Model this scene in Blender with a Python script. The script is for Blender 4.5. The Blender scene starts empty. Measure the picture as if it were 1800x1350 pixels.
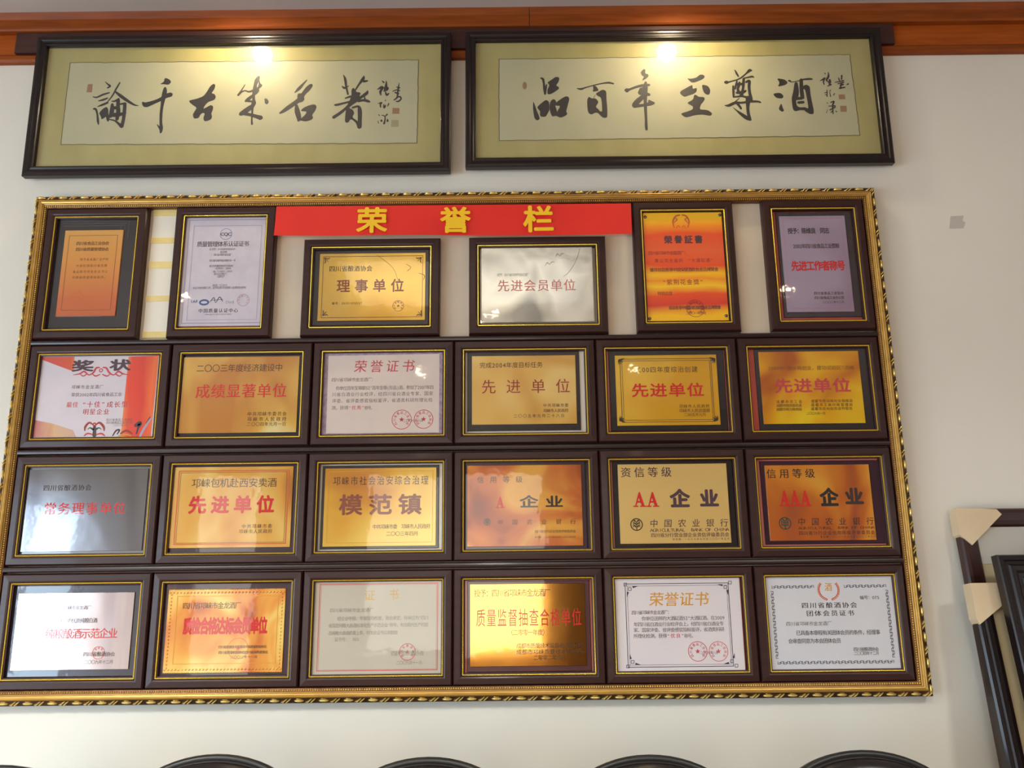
import bpy, math, random
from mathutils import Vector, Matrix

# ------------------------------------------------------------------ camera, world, light, exposure
SC = bpy.context.scene
COL = SC.collection
FPX, PIT, YAW, ROL = 1400.0, .2164, -.0002, -.011
CAM = Vector((.1503, -2.0518, 1.55))
CEIL = 3.102
_f = Vector((0, math.cos(PIT), math.sin(PIT)))
_u0 = Vector((0, -math.sin(PIT), math.cos(PIT)))
_r0 = Vector((1, 0, 0))
_rt = _r0 * math.cos(ROL) + _u0 * math.sin(ROL)
_up = _u0 * math.cos(ROL) - _r0 * math.sin(ROL)
cd = bpy.data.cameras.new('camera'); cam = bpy.data.objects.new('camera', cd); COL.objects.link(cam)
cd.sensor_width = 36.0; cd.lens = 36.0 * FPX / 1800.0; cd.clip_start = .02
m = Matrix.Identity(4)
for i in range(3):
    m[i][0], m[i][1], m[i][2], m[i][3] = _rt[i], _up[i], -_f[i], CAM[i]
cam.matrix_world = m
SC.camera = cam
SC.view_settings.view_transform = 'Standard'; SC.view_settings.look = 'None'
SC.view_settings.gamma = 1; SC.view_settings.use_curve_mapping = False
SC.view_settings.exposure = 0.17
SC.cycles.use_denoising = True; SC.cycles.use_adaptive_sampling = False
SC.cycles.max_bounces = 8; SC.cycles.transparent_max_bounces = 16
SC.cycles.caustics_reflective = False; SC.cycles.sample_clamp_indirect = 4.0

WINDOW_SIDE, WINDOW_BACK, LAMP_WALL, LAMP_ROOM = 9.2, 3.3, 7.5, 950.0
FILL_RIGHT = 1.6
SKY = (.64, .83, 1.0)
W0 = bpy.data.worlds.new('world'); SC.world = W0; W0.use_nodes = True
W0.node_tree.nodes['Background'].inputs[0].default_value = (.75, .86, 1, 1)
W0.node_tree.nodes['Background'].inputs[1].default_value = .35


# ------------------------------------------------------------------ helpers
def lin(c):
    return tuple(((v / 255) / 12.92 if v / 255 <= .04045 else ((v / 255 + .055) / 1.055) ** 2.4) for v in c)


def ray(px, py):
    return _f + _rt * ((px - 900) / FPX) - _up * ((py - 675) / FPX)


class Frame:
    """A tilted upright plane with its own origin; local y = 0 at the origin, negative y faces the room."""
    def __init__(s, o, t=0.0, rz=0.0):
        s.o = Vector(o); s.t = t
        s.R = Matrix.Rotation(rz, 3, 'Z') @ Matrix.Rotation(t, 3, 'X')
        s.rz = rz

    def hit(s, px, py, yl):
        n = s.R @ Vector((0, 1, 0))
        d = ray(px, py)
        k = ((s.o + n * yl) - CAM).dot(n) / d.dot(n)
        p = s.R.transposed() @ (CAM + d * k - s.o)
        return p.x, p.z

    def scale(s, px, py, yl):
        a = s.hit(px - 5, py, yl); b = s.hit(px + 5, py, yl); c = s.hit(px, py - 5, yl); d = s.hit(px, py + 5, yl)
        return abs(b[0] - a[0]) / 10, abs(c[1] - d[1]) / 10


class MB:
    def __init__(s):
        s.v = []; s.f = []

    def face(s, pts):
        n = len(s.v); s.v += [tuple(p) for p in pts]; s.f.append(tuple(range(n, n + len(pts))))

    def box(s, x0, x1, y0, y1, z0, z1):
        n = len(s.v)
        s.v += [(x, y, z) for x in (x0, x1) for y in (y0, y1) for z in (z0, z1)]
        s.f += [tuple(n + i for i in q) for q in ((0, 1, 3, 2), (4, 6, 7, 5), (0, 4, 5, 1), (2, 3, 7, 6), (0, 2, 6, 4), (1, 5, 7, 3))]
        return s

    def loops(s, rings, closed=True, caps=False):
        n = len(s.v); k = len(rings[0])
        for r in rings:
            s.v += [tuple(p) for p in r]
        for i in range(len(rings) - 1):
            for j in range(k if closed else k - 1):
                a = n + i * k + j; b = n + i * k + (j + 1) % k
                s.f.append((a, b, b + k, a + k))
        if caps:
            s.f.append(tuple(n + j for j in reversed(range(k))))
            s.f.append(tuple(n + (len(rings) - 1) * k + j for j in range(k)))
        return s

    def frame(s, w, h, prof, cx=0, cz=0, closed=True):
        """Mitred rectangular moulding: prof = [(inset, y)...]."""
        rings = []
        for d, y in (prof + [prof[0]] if closed else prof):
            a, b = w / 2 - d, h / 2 - d
            rings.append([(cx - a, y, cz - b), (cx + a, y, cz - b), (cx + a, y, cz + b), (cx - a, y, cz + b)])
        return s.loops(rings)

    def poly(s, pts, y):
        s.face([(p[0], y, p[1]) for p in pts]); return s

    def prism(s, pts, y0, y1):
        k = len(pts)
        s.loops([[(p[0], y0, p[1]) for p in pts], [(p[0], y1, p[1]) for p in pts]], caps=True); return s

    def rect(s, x0, x1, z0, z1, y):
        return s.poly([(x0, z0), (x1, z0), (x1, z1), (x0, z1)], y)

    def ellipsoid(s, c, ax, nu=10, nv=5, half=False):
        """ax: three Vectors. Dome only (towards +ax[2]) when half."""
        c = Vector(c); rings = []
        lo = 0 if half else -math.pi / 2
        for j in range(nv + 1):
            ph = lo + (math.pi / 2 - lo) * j / nv
            rr = max(math.cos(ph), 1e-3)
            rings.append([c + ax[0] * (rr * math.cos(2 * math.pi * i / nu)) + ax[1] * (rr * math.sin(2 * math.pi * i / nu)) + ax[2] * math.sin(ph) for i in range(nu)])
        return s.loops(rings)

    def tube(s, pts, r, n=8, closed=False, caps=True):
        pts = [Vector(p) for p in pts]; rings = []; N = len(pts)
        for i, p in enumerate(pts):
            a = pts[(i - 1) % N] if (closed or i) else p
            b = pts[(i + 1) % N] if (closed or i < N - 1) else p
            t = (b - a).normalized()
            ref = Vector((0, 1, 0)) if abs(t.y) < .9 else Vector((1, 0, 0))
            e1 = t.cross(ref).normalized(); e2 = t.cross(e1)
            q = r[i] if isinstance(r, (list, tuple)) else r
            rings.append([p + (e1 * math.cos(2 * math.pi * j / n) + e2 * math.sin(2 * math.pi * j / n)) * q for j in range(n)])
        if closed:
            rings.append(rings[0])
        return s.loops(rings, caps=caps and not closed)

    def lathe(s, prof, n=24, c=(0, 0)):
        return s.loops([[(c[0] + r * math.cos(2 * math.pi * i / n), c[1] + r * math.sin(2 * math.pi * i / n), z) for i in range(n)] for r, z in prof])

    def mesh(s, name, mat, smooth=False):
        me = bpy.data.meshes.new(name); me.from_pydata(s.v, [], s.f); me.update()
        if mat: me.materials.append(mat)
        if smooth:
            me.polygons.foreach_set('use_smooth', [True] * len(me.polygons))
        return me

    def build(s, name, mat, parent=None, smooth=False):
        return put(name, s.mesh(name, mat, smooth), parent)


def put(name, me, parent=None):
    o = bpy.data.objects.new(name, me); COL.objects.link(o)
    if parent: o.parent = parent
    return o


def thing(name, label, cat, fr, group=None):
    o = bpy.data.objects.new(name, None); COL.objects.link(o); o.empty_display_size = .05
    o.location = fr.o; o.rotation_euler = (fr.t, 0, fr.rz)
    o['label'] = label; o['category'] = cat
    if group: o['group'] = group
    return o


def structure(name, mb, mat, parent=None):
    o = mb.build(name, mat, parent)
    if not parent: o['kind'] = 'structure'
    return o


# ------------------------------------------------------------------ materials
MATS = {}


def new_mat(name):
    mt = bpy.data.materials.new(name); mt.use_nodes = True
    nt = mt.node_tree; return mt, nt, nt.nodes['Principled BSDF']


def noise_ramp(nt, stops, scale, detail=3, stretch=(1, 1, 1), coord='Object', seed=0.0, dist=0.0):
    tc = nt.nodes.new('ShaderNodeTexCoord'); mp = nt.nodes.new('ShaderNodeMapping')
    mp.inputs['Scale'].default_value = stretch; mp.inputs['Location'].default_value = (seed, seed * .7, seed * 1.3)
    nz = nt.nodes.new('ShaderNodeTexNoise'); nz.inputs['Scale'].default_value = scale; nz.inputs['Detail'].default_value = detail
    nz.inputs['Distortion'].default_value = dist
    cr = nt.nodes.new('ShaderNodeValToRGB')
    nt.links.new(tc.outputs[coord], mp.inputs[0]); nt.links.new(mp.outputs[0], nz.inputs['Vector']); nt.links.new(nz.outputs[0], cr.inputs[0])
    el = cr.color_ramp.elements
    while len(el) < len(stops): el.new(.5)
    for e, (p, c) in zip(el, stops):
        e.position = p; e.color = (*lin(c), 1)
    return cr, nz


def simple(name, c, rough=.5, metal=0.0, var=None, scale=8, stretch=(1, 1, 1), bump=0.0, coat=0.0, spec=.5, detail=3, seed=0.0):
    if name in MATS: return MATS[name]
    mt, nt, b = new_mat(name)
    b.inputs['Base Color'].default_value = (*lin(c), 1); b.inputs['Roughness'].default_value = rough
    b.inputs['Metallic'].default_value = metal; b.inputs['Specular IOR Level'].default_value = spec
    if coat:
        b.inputs['Coat Weight'].default_value = coat; b.inputs['Coat Roughness'].default_value = .08
    if var:
        cr, nz = noise_ramp(nt, [(.32, c), (.68, var)], scale, detail, stretch, seed=seed)
        nt.links.new(cr.outputs[0], b.inputs['Base Color'])
        if bump:
            bp = nt.nodes.new('ShaderNodeBump'); bp.inputs['Strength'].default_value = bump; bp.inputs['Distance'].default_value = .002
            nt.links.new(nz.outputs[0], bp.inputs['Height']); nt.links.new(bp.outputs[0], b.inputs['Normal'])
    MATS[name] = mt
    return mt


def plate(name, stops, scale=9, rough=.28, metal=.6, stretch=(1, 1, 1), seed=0.0, bump=.12, detail=2, dist=.6):
    """Brushed or tarnished metal sheet: patina colours in a noise ramp, soft waviness in the sheet."""
    mt, nt, b = new_mat(name)
    cr, nz = noise_ramp(nt, [(.5 + (p - .5) * .62, c) for p, c in stops], scale, detail, stretch, seed=seed, dist=dist)
    nt.links.new(cr.outputs[0], b.inputs['Base Color'])
    b.inputs['Roughness'].default_value = rough; b.inputs['Metallic'].default_value = metal
    tc = nt.nodes.new('ShaderNodeTexCoord'); n2 = nt.nodes.new('ShaderNodeTexNoise'); n2.inputs['Scale'].default_value = 7
    bp = nt.nodes.new('ShaderNodeBump'); bp.inputs['Strength'].default_value = bump; bp.inputs['Distance'].default_value = .01
    nt.links.new(tc.outputs['Object'], n2.inputs['Vector']); nt.links.new(n2.outputs[0], bp.inputs['Height']); nt.links.new(bp.outputs[0], b.inputs['Normal'])
    return mt


def print_ramp(name, axis, stops, wob=.03, scale=18, rough=.35):
    """A printed colour run along one axis of the sheet."""
    mt, nt, b = new_mat(name)
    tc = nt.nodes.new('ShaderNodeTexCoord'); sp = nt.nodes.new('ShaderNodeSeparateXYZ')
    nz = nt.nodes.new('ShaderNodeTexNoise'); nz.inputs['Scale'].default_value = scale
    mp = nt.nodes.new('ShaderNodeMapping'); mp.inputs['Scale'].default_value = (.35, 1, 1) if axis == 'Z' else (1, 1, .35)
    ml = nt.nodes.new('ShaderNodeMath'); ml.operation = 'MULTIPLY_ADD'; ml.inputs[1].default_value = wob * 2
    cr = nt.nodes.new('ShaderNodeValToRGB'); mr = nt.nodes.new('ShaderNodeMapRange')
    lo, hi = stops[0][0], stops[-1][0]
    mr.inputs['From Min'].default_value = lo - wob; mr.inputs['From Max'].default_value = hi + wob
    nt.links.new(tc.outputs['Object'], sp.inputs[0]); nt.links.new(tc.outputs['Object'], mp.inputs[0]); nt.links.new(mp.outputs[0], nz.inputs['Vector'])
    sb = nt.nodes.new('ShaderNodeMath'); sb.operation = 'SUBTRACT'; sb.inputs[1].default_value = .5
    nt.links.new(nz.outputs[0], sb.inputs[0]); nt.links.new(sb.outputs[0], ml.inputs[0]); nt.links.new(sp.outputs[axis], ml.inputs[2])
    nt.links.new(ml.outputs[0], mr.inputs['Value']); nt.links.new(mr.outputs[0], cr.inputs[0]); nt.links.new(cr.outputs[0], b.inputs['Base Color'])
    el = cr.color_ramp.elements
    while len(el) < len(stops): el.new(.5)
    for e, (p, c) in zip(el, stops):
        e.position = (p - lo) / (hi - lo); e.color = (*lin(c), 1)
    b.inputs['Roughness'].default_value = rough
    return mt


def glass(name, wave=.0, wscale=9.0, rough=.0, f0=.04, dust=.0):
    """Clear pane or film: mirror reflection that grows towards grazing angles, the rest passes straight through."""
    mt = bpy.data.materials.new(name); mt.use_nodes = True; nt = mt.node_tree; nt.nodes.clear()
    N = nt.nodes.new
    out = N('ShaderNodeOutputMaterial'); mx = N('ShaderNodeMixShader'); lw = N('ShaderNodeLayerWeight'); lw.inputs[0].default_value = .5
    pw = N('ShaderNodeMath'); pw.operation = 'POWER'; pw.inputs[1].default_value = 5
    ma = N('ShaderNodeMath'); ma.operation = 'MULTIPLY_ADD'; ma.inputs[1].default_value = 1 - f0; ma.inputs[2].default_value = f0
    tr = N('ShaderNodeBsdfTransparent'); gl = N('ShaderNodeBsdfGlossy')
    gl.inputs['Roughness'].default_value = rough
    tr.inputs[0].default_value = (.985, .985, .985, 1)
    if wave:
        tc = N('ShaderNodeTexCoord'); nz = N('ShaderNodeTexNoise'); nz.inputs['Scale'].default_value = wscale
        nz.inputs['Detail'].default_value = 3
        bp = N('ShaderNodeBump'); bp.inputs['Strength'].default_value = 1; bp.inputs['Distance'].default_value = wave
        nt.links.new(tc.outputs['Object'], nz.inputs['Vector']); nt.links.new(nz.outputs[0], bp.inputs['Height'])
        nt.links.new(bp.outputs[0], gl.inputs['Normal'])
    nt.links.new(lw.outputs['Facing'], pw.inputs[0]); nt.links.new(pw.outputs[0], ma.inputs[0]); nt.links.new(ma.outputs[0], mx.inputs[0])
    nt.links.new(tr.outputs[0], mx.inputs[1]); nt.links.new(gl.outputs[0], mx.inputs[2])
    if dust:
        m2 = N('ShaderNodeMixShader'); m2.inputs[0].default_value = dust; g2 = N('ShaderNodeBsdfGlossy'); g2.inputs['Roughness'].default_value = .42
        nt.links.new(mx.outputs[0], m2.inputs[1]); nt.links.new(g2.outputs[0], m2.inputs[2]); nt.links.new(m2.outputs[0], out.inputs[0])
    else:
        nt.links.new(mx.outputs[0], out.inputs[0])
    return mt


def emit(name, c, s):
    mt = bpy.data.materials.new(name); mt.use_nodes = True; nt = mt.node_tree; nt.nodes.clear()
    out = nt.nodes.new('ShaderNodeOutputMaterial'); e = nt.nodes.new('ShaderNodeEmission')
    e.inputs[0].default_value = (*c, 1); e.inputs[1].default_value = s; nt.links.new(e.outputs[0], out.inputs[0])
    return mt


PLASTER = simple('plaster', (231, 227, 214), .85, var=(225, 221, 207), scale=2.5, bump=.05, detail=6)
CEILING = simple('ceiling_paint', (196, 188, 182), .9, var=(188, 180, 175), scale=2)
FLOORM = simple('floor_tile', (112, 86, 66), .3, var=(98, 74, 56), scale=5)
WOOD = simple('orange_wood', (176, 88, 22), .5, var=(152, 70, 16), scale=6, stretch=(1.2, 14, 14), bump=.05, detail=6, spec=.25)
WOOD_RED = simple('red_brown_wood', (148, 74, 22), .5, var=(124, 58, 15), scale=6, stretch=(1.2, 14, 14), detail=6, spec=.25)
BATTEN = simple('dark_batten', (70, 38, 32), .5, var=(58, 30, 26), scale=6, stretch=(1.5, 12, 12))
MAHOG = simple('mahogany', (56, 26, 21), .42, var=(46, 21, 17), scale=7, stretch=(2, 10, 10), coat=.12, spec=.4)
GAPDARK = simple('rail_wood', (46, 26, 23), .32, var=(38, 21, 19), scale=7, coat=.2)
EBONY = simple('ebony', (32, 22, 22), .3, var=(25, 18, 18), scale=9, stretch=(2, 9, 9), coat=.12, spec=.35)
BEAD = simple('gold_bead', (236, 200, 70), .3, .75)
GOLD = simple('gold_leaf', (206, 166, 90), .34, .6, var=(188, 148, 74), scale=14, stretch=(1, 3, 3))
GOLD_HI = simple('gold_relief', (236, 206, 120), .28, .75)
ANTIQUE = simple('antique_bronze', (84, 56, 30), .45, .35, var=(56, 36, 22), scale=30)
INNERLIP = simple('bronze_lip', (120, 80, 40), .4, .5, var=(96, 58, 30), scale=60)
PANEL = simple('cream_panel', (214, 200, 178), .8, var=(206, 191, 168), scale=4)
STRIPM = simple('adhesive_strip', (240, 220, 150), .6, var=(232, 208, 132), scale=20)
STRIPW = simple('white_strip', (238, 232, 214), .6)
BANNERM = simple('banner_red', (228, 40, 24), .55, var=(220, 32, 20), scale=6)
BANNERY = simple('banner_yellow', (244, 196, 24), .6)
INK = simple('ink', (30, 26, 24), .7)
SILK = simple('silk_mount', (188, 178, 112), .75, var=(178, 168, 102), scale=16, stretch=(1, 1, .5), bump=.05)
XUAN = simple('rice_paper', (198, 195, 158), .85, var=(190, 188, 150), scale=9)
EDGE = simple('paper_edge', (84, 80, 50), .8)
SEALRED = simple('seal_brown', (150, 108, 80), .8, var=(166, 130, 96), scale=200)
SEALPALE = simple('seal_pale', (168, 158, 124), .8)
FILM = glass('plastic_film', .0012, 11.0, .10, .030)
PANE = glass('picture_glass', .00012, 4.0, .0, .040, .022)
CARD = simple('cardboard', (220, 200, 166), .85, var=(212, 190, 154), scale=9)
TAN = simple('tan_backing', (206, 186, 144), .7, var=(196, 176, 134), scale=5)
SHEET_GLARE = simple('sheet_and_glare', (206, 200, 186), .5)
LEATHER = simple('black_leather', (32, 27, 26), .32, var=(25, 21, 21), scale=60, bump=.25)
PIPING = simple('leather_piping', (27, 28, 26), .38)
CHROME = simple('chrome', (200, 200, 204), .18, 1)
STEEL = simple('steel_screw', (120, 110, 110), .3, 1)
BLACK = simple('black_board', (46, 40, 38), .25, var=(38, 33, 32), scale=12, coat=.3)
PURPLEB = simple('purple_board', (66, 32, 44), .28, var=(50, 28, 40), scale=7)
WINEB = simple('wine_board', (92, 42, 44), .28, var=(70, 32, 34), scale=7)
L_WHITE = simple('white_liner', (222, 214, 196), .7)
L_PINK = simple('pink_liner', (206, 116, 100), .7)
L_RED = simple('red_liner', (186, 78, 62), .7)
L_DARK = simple('dark_liner', (52, 38, 38), .6)
L_GREY = simple('grey_liner', (178, 166, 152), .7)
_wrapped = set()


def wrap(mt, wave=.0006):
    """Clear plastic film shrunk tightly over the award: a thin glossy, slightly wavy coat."""
    if mt.name in _wrapped: return
    _wrapped.add(mt.name); nt = mt.node_tree; b = nt.nodes['Principled BSDF']
    b.inputs['Coat Weight'].default_value = .9; b.inputs['Coat Roughness'].default_value = .035; b.inputs['Coat IOR'].default_value = 1.55
    tc = nt.nodes.new('ShaderNodeTexCoord'); nz = nt.nodes.new('ShaderNodeTexNoise'); nz.inputs['Scale'].default_value = 11; nz.inputs['Detail'].default_value = 3
    bp = nt.nodes.new('ShaderNodeBump'); bp.inputs['Strength'].default_value = 1; bp.inputs['Distance'].default_value = wave
    nt.links.new(tc.outputs['Object'], nz.inputs['Vector']); nt.links.new(nz.outputs[0], bp.inputs['Height']); nt.links.new(bp.outputs[0], b.inputs['Coat Normal'])


COLOURS = dict(
    ink=(52, 40, 30), brown=(72, 46, 22), red=(204, 26, 20), dred=(150, 50, 36), umber=(136, 72, 50), pink=(206, 92, 92), grey=(104, 96, 92), dim=(146, 140, 124),
    gold=(214, 150, 30), pgold=(206, 164, 84), plum=(74, 50, 60), orange=(206, 96, 40), blue=(64, 92, 140), teal=(120, 150, 150), black=(32, 26, 24),
    navy=(56, 56, 78), green=(40, 66, 52), rose=(196, 60, 70), lilac=(170, 160, 176), ochre=(128, 80, 28), faint=(196, 96, 84), mauve=(190, 150, 160))


def ink(k):
    return simple('print_' + k, COLOURS[k], .6)


# ------------------------------------------------------------------ lettering
_gc = {}
_tc = bpy.data.curves.new('glyph_source', 'FONT'); _to = bpy.data.objects.new('glyph_source', _tc); COL.objects.link(_to)
_tc.resolution_u = 3; _tc.fill_mode = 'FRONT'


def _raw(ch, off):
    _tc.body = ch; _tc.offset = off
    dg = bpy.context.evaluated_depsgraph_get(); dg.update()
    me = _to.evaluated_get(dg).to_mesh()
    r = ([(v.co.x, v.co.y) for v in me.vertices], [tuple(p.vertices) for p in me.polygons])
    _to.evaluated_get(dg).to_mesh_clear()
    return r


_v, _ = _raw('\u56fd', 0)
_kx = (min(p[0] for p in _v) + max(p[0] for p in _v)) / 2; _ky = (min(p[1] for p in _v) + max(p[1] for p in _v)) / 2
_ks = (max(p[1] for p in _v) - min(p[1] for p in _v))


def glyph(ch):
    k = ch
    if k not in _gc:
        v, f = _raw(ch, 0)
        if v:
            cx = _kx
            if ord(ch) < 0x2e80: cx = (min(p[0] for p in v) + max(p[0] for p in v)) / 2
            v = [((p[0] - cx) / _ks, (p[1] - _ky) / _ks) for p in v]
        _gc[k] = (v, f)
    return _gc[k]


def add_glyph(mb, ch, x, z, w, h, y, off=0.0, rot=0.0, shear=0.0):
    v, f = glyph(ch)
    if not v: return
    c, s = math.cos(rot), math.sin(rot)
    if off < .006: shifts = [(0, 0)]
    elif off < .016: shifts = [(-off * .9, 0), (off * .9, 0)]
    else: shifts = [(off * math.cos(t * math.pi / 4), off * math.sin(t * math.pi / 4)) for t in range(8)] + ([(0, 0)] if off > .03 else [])
    for ki, (da, db) in enumerate(shifts):
        n = len(mb.v); y -= .00002 if ki else 0
        for a, b in v:
            a, b = a + da, b + db
            a, b = (a + b * shear) * w, b * h
            mb.v.append((x + a * c - b * s, y, z + a * s + b * c))
        mb.f += [tuple(n + i for i in q) for q in f]


def serif_a(mb, x, z, w, h, y):
    """Heavy capital A with slab feet."""
    lift = [y]
    def q(*p):
        lift[0] -= .00002; mb.poly([(x + a * w, z + b * h) for a, b in p], lift[0])
    q((-.04, .5), (-.34, -.42), (-.24, -.42), (.0, .22)); q((-.04, .5), (.06, .5), (.36, -.42), (.14, -.42), (-.07, .2))
    q((-.24, -.22), (.2, -.22), (.16, -.10), (-.2, -.10)); q((-.48, -.5), (-.10, -.5), (-.10, -.42), (-.48, -.42)); q((.02, -.5), (.48, -.5), (.48, -.42), (.02, -.42))


def wide(ch):
    return 1.0 if ord(ch) >= 0x2e80 else .58


def add_line(mb, fr, text, x0, x1, yc, h, y, off=0.0, cw=None, shear=0.0):
    """One line of characters spread between two picture columns."""
    ws = [wide(c) for c in text]; tot = sum(ws)
    xc = (x0 + x1) / 2; sx, sz = fr.scale(xc, yc, y); cx, cz = fr.hit(xc, yc, y)
    total = (x1 - x0) * sx
    cwm = min((cw or h), (x1 - x0) / max(tot - (0 if len(text) > 1 else 0), 1e-6) * .97 if len(text) > 1 else (cw or (x1 - x0))) * sx
    hm = h * sz
    if len(text) == 1:
        add_glyph(mb, text, cx, cz, (x1 - x0) * sx, hm, y, off, 0, shear); return
    first, last = ws[0] * cwm / 2, ws[-1] * cwm / 2
    pos = [0.0]
    for i in range(1, len(text)):
        pos.append(pos[-1] + (ws[i - 1] + ws[i]) / 2)
    k = (total - first - last) / pos[-1]
    for ch, p in zip(text, pos):
        if ch in ' \u3000': continue
        add_glyph(mb, ch, cx - total / 2 + first + p * k, cz, cwm, hm, y, off, 0, shear)


def ribbon(mb, pts, y, closed=False):
    """Brush stroke: pts = [(x, z, width)...], smoothed and rounded at the ends."""
    P = []
    n = len(pts); mb.lift = getattr(mb, 'lift', 0) + 1; y -= .00001 * (mb.lift % 40)
    if n == 2: pts = [pts[0], tuple((a + b) / 2 for a, b in zip(*pts)), pts[1]]; n = 3
    for i in range(n - 1):
        p0, p1, p2, p3 = pts[max(i - 1, 0)], pts[i], pts[i + 1], pts[min(i + 2, n - 1)]
        for k in range(5):
            t = k / 5
            P.append(tuple(.5 * (2 * p1[j] + (p2[j] - p0[j]) * t + (2 * p0[j] - 5 * p1[j] + 4 * p2[j] - p3[j]) * t * t + (3 * p1[j] - p0[j] - 3 * p2[j] + p3[j]) * t ** 3) for j in range(3)))
    P.append(pts[-1])
    L, R = [], []
    N = len(P)
    for i, p in enumerate(P):
        a, b = P[max(i - 1, 0)], P[min(i + 1, N - 1)]
        dx, dz = b[0] - a[0], b[1] - a[1]; d = math.hypot(dx, dz) or 1
        w = max(p[2], 1e-5) / 2
        L.append((p[0] - dz / d * w, p[1] + dx / d * w)); R.append((p[0] + dz / d * w, p[1] - dx / d * w))
    for i in range(N - 1):
        mb.face([(L[i][0], y, L[i][1]), (R[i][0], y, R[i][1]), (R[i + 1][0], y, R[i + 1][1]), (L[i + 1][0], y, L[i + 1][1])])
    for e, q in ((0, 1), (N - 1, N - 2)):
        p, w = P[e], P[e][2] / 2
        a0 = math.atan2(p[1] - P[q][1], p[0] - P[q][0])
        mb.face([(p[0] + math.cos(a0 + t * math.pi / 12) * w * (.8 if abs(t) < 5 else 1), y, p[1] + math.sin(a0 + t * math.pi / 12) * w * (.8 if abs(t) < 5 else 1)) for t in range(-6, 7, 2)])


def chaikin(p, it=2):
    for _ in range(it):
        q = []
        for i in range(len(p)):
            a, b = p[i], p[(i + 1) % len(p)]
            q += [(a[0] * .8 + b[0] * .2, a[1] * .8 + b[1] * .2), (a[0] * .2 + b[0] * .8, a[1] * .2 + b[1] * .8)]
        p = q
    return p


def rect_line(mb, fr, q, wpx, y, yoff=0):
    """Outlined rectangle: q = picture corners (x0, y0, x1, y1) of its top left and bottom right."""
    a = fr.hit(q[0], q[1], y); b = fr.hit(q[2], q[3], y); s = fr.scale((q[0] + q[2]) / 2, (q[1] + q[3]) / 2, y)[0] * wpx
    cx, cz = (a[0] + b[0]) / 2, (a[1] + b[1]) / 2
    mb.frame(abs(b[0] - a[0]), abs(a[1] - b[1]), [(0, y), (s, y)], cx, cz, closed=False)


def ring(mb, x, z, r, w, y, n=36, rz=None):
    rz = rz or r
    mb.loops([[(x + r * math.cos(2 * math.pi * i / n), y, z + rz * math.sin(2 * math.pi * i / n)) for i in range(n)],
              [(x + (r - w) * math.cos(2 * math.pi * i / n), y, z + (rz - w) * math.sin(2 * math.pi * i / n)) for i in range(n)]])


def star(mb, x, z, r, y):
    mb.poly([(x + (r if i % 2 == 0 else r * .4) * math.sin(math.pi * i / 5), z + (r if i % 2 == 0 else r * .4) * math.cos(math.pi * i / 5)) for i in range(10)], y)


def seal(mb, fr, px, py, rpx, y, text='', wpx=1.0, st=True):
    x, z = fr.hit(px, py, y); s = fr.scale(px, py, y)[0]; r = rpx * s
    ring(mb, x, z, r, wpx * s, y)
    if st: star(mb, x, z, r * .28, y)
    for i, ch in enumerate(text):
        a = math.radians(215 - 250 * i / max(len(text) - 1, 1))
        add_glyph(mb, ch, x + math.cos(a) * r * .72, z + math.sin(a) * r * .72, r * .27, r * .3, y, .01, a - math.pi / 2)


def bank_logo(mb, fr, px, py, rpx, y):
    x, z = fr.hit(px, py, y); s = fr.scale(px, py, y)[0]; r = rpx * s
    ring(mb, x, z, r, r * .16, y)
    mb.rect(x - r * .07, x + r * .07, z - r * .9, z + r * .5, y)
    for k in range(3):
        for sg in (-1, 1):
            zz = z + r * (.55 - .42 * k)
            mb.poly([(x + sg * r * .1, zz - r * .22), (x + sg * r * .42, zz + r * .02), (x + sg * r * .42, zz + r * .3), (x + sg * r * .1, zz + r * .06)], y)
    for sg in (-1, 1):
        mb.rect(x + sg * r * .52 - r * .05, x + sg * r * .52 + r * .05, z - r * .45, z + r * .62, y)


# ------------------------------------------------------------------ room
XL, XR, YB = -3.4, 4.6, -6.6
structure('floor', MB().box(XL - .2, XR + .2, YB - .2, .2, -.1, 0), FLOORM)
structure('ceiling', MB().box(XL - .2, XR + .2, YB - .2, .2, CEIL, CEIL + .1), CEILING)
structure('wall_front', MB().box(XL - .2, XR + .2, 0, .15, 0, CEIL), PLASTER)
wr = MB()
FILL_RW = [(-5.6, -3.9), (-3.7, -2.0)]  # unseen openings added on this side, only to fill the wall with light
wr.box(XR, XR + .15, YB, FILL_RW[0][0], 0, CEIL); wr.box(XR, XR + .15, FILL_RW[0][1], FILL_RW[1][0], 0, CEIL); wr.box(XR, XR + .15, FILL_RW[1][1], 0, 0, CEIL)
for a, b in FILL_RW:
    wr.box(XR, XR + .15, a, b, 0, .25); wr.box(XR, XR + .15, a, b, 2.15, CEIL)
structure('wall_right', wr, PLASTER)
wl = MB()
LW = [(-4.75, -3.2), (-3.0, -1.3)]
wl.box(XL - .15, XL, YB, LW[0][0], 0, CEIL); wl.box(XL - .15, XL, LW[0][1], LW[1][0], 0, CEIL); wl.box(XL - .15, XL, LW[1][1], 0, 0, CEIL)
for a, b in LW:
    wl.box(XL - .15, XL, a, b, 0, .15); wl.box(XL - .15, XL, a, b, 2.05, CEIL)
structure('wall_left', wl, PLASTER)
wb = MB()
BW = [(-3.3, -2.55, .1, 2.5), (-1.45, .5, .55, 2.5)]
wb.box(XL, BW[0][0], YB - .15, YB, 0, CEIL); wb.box(BW[0][1], BW[1][0], YB - .15, YB, 0, CEIL); wb.box(BW[1][1], XR, YB - .15, YB, 0, CEIL)
for x0, x1, z0, z1 in BW:
    wb.box(x0, x1, YB - .15, YB, 0, z0); wb.box(x0, x1, YB - .15, YB, z1, CEIL)
PANELLING = simple('wall_panelling', (120, 92, 66), .55, var=(104, 78, 54), scale=3, stretch=(6, 1, 1))
structure('wall_back', wb, PANELLING)
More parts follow.
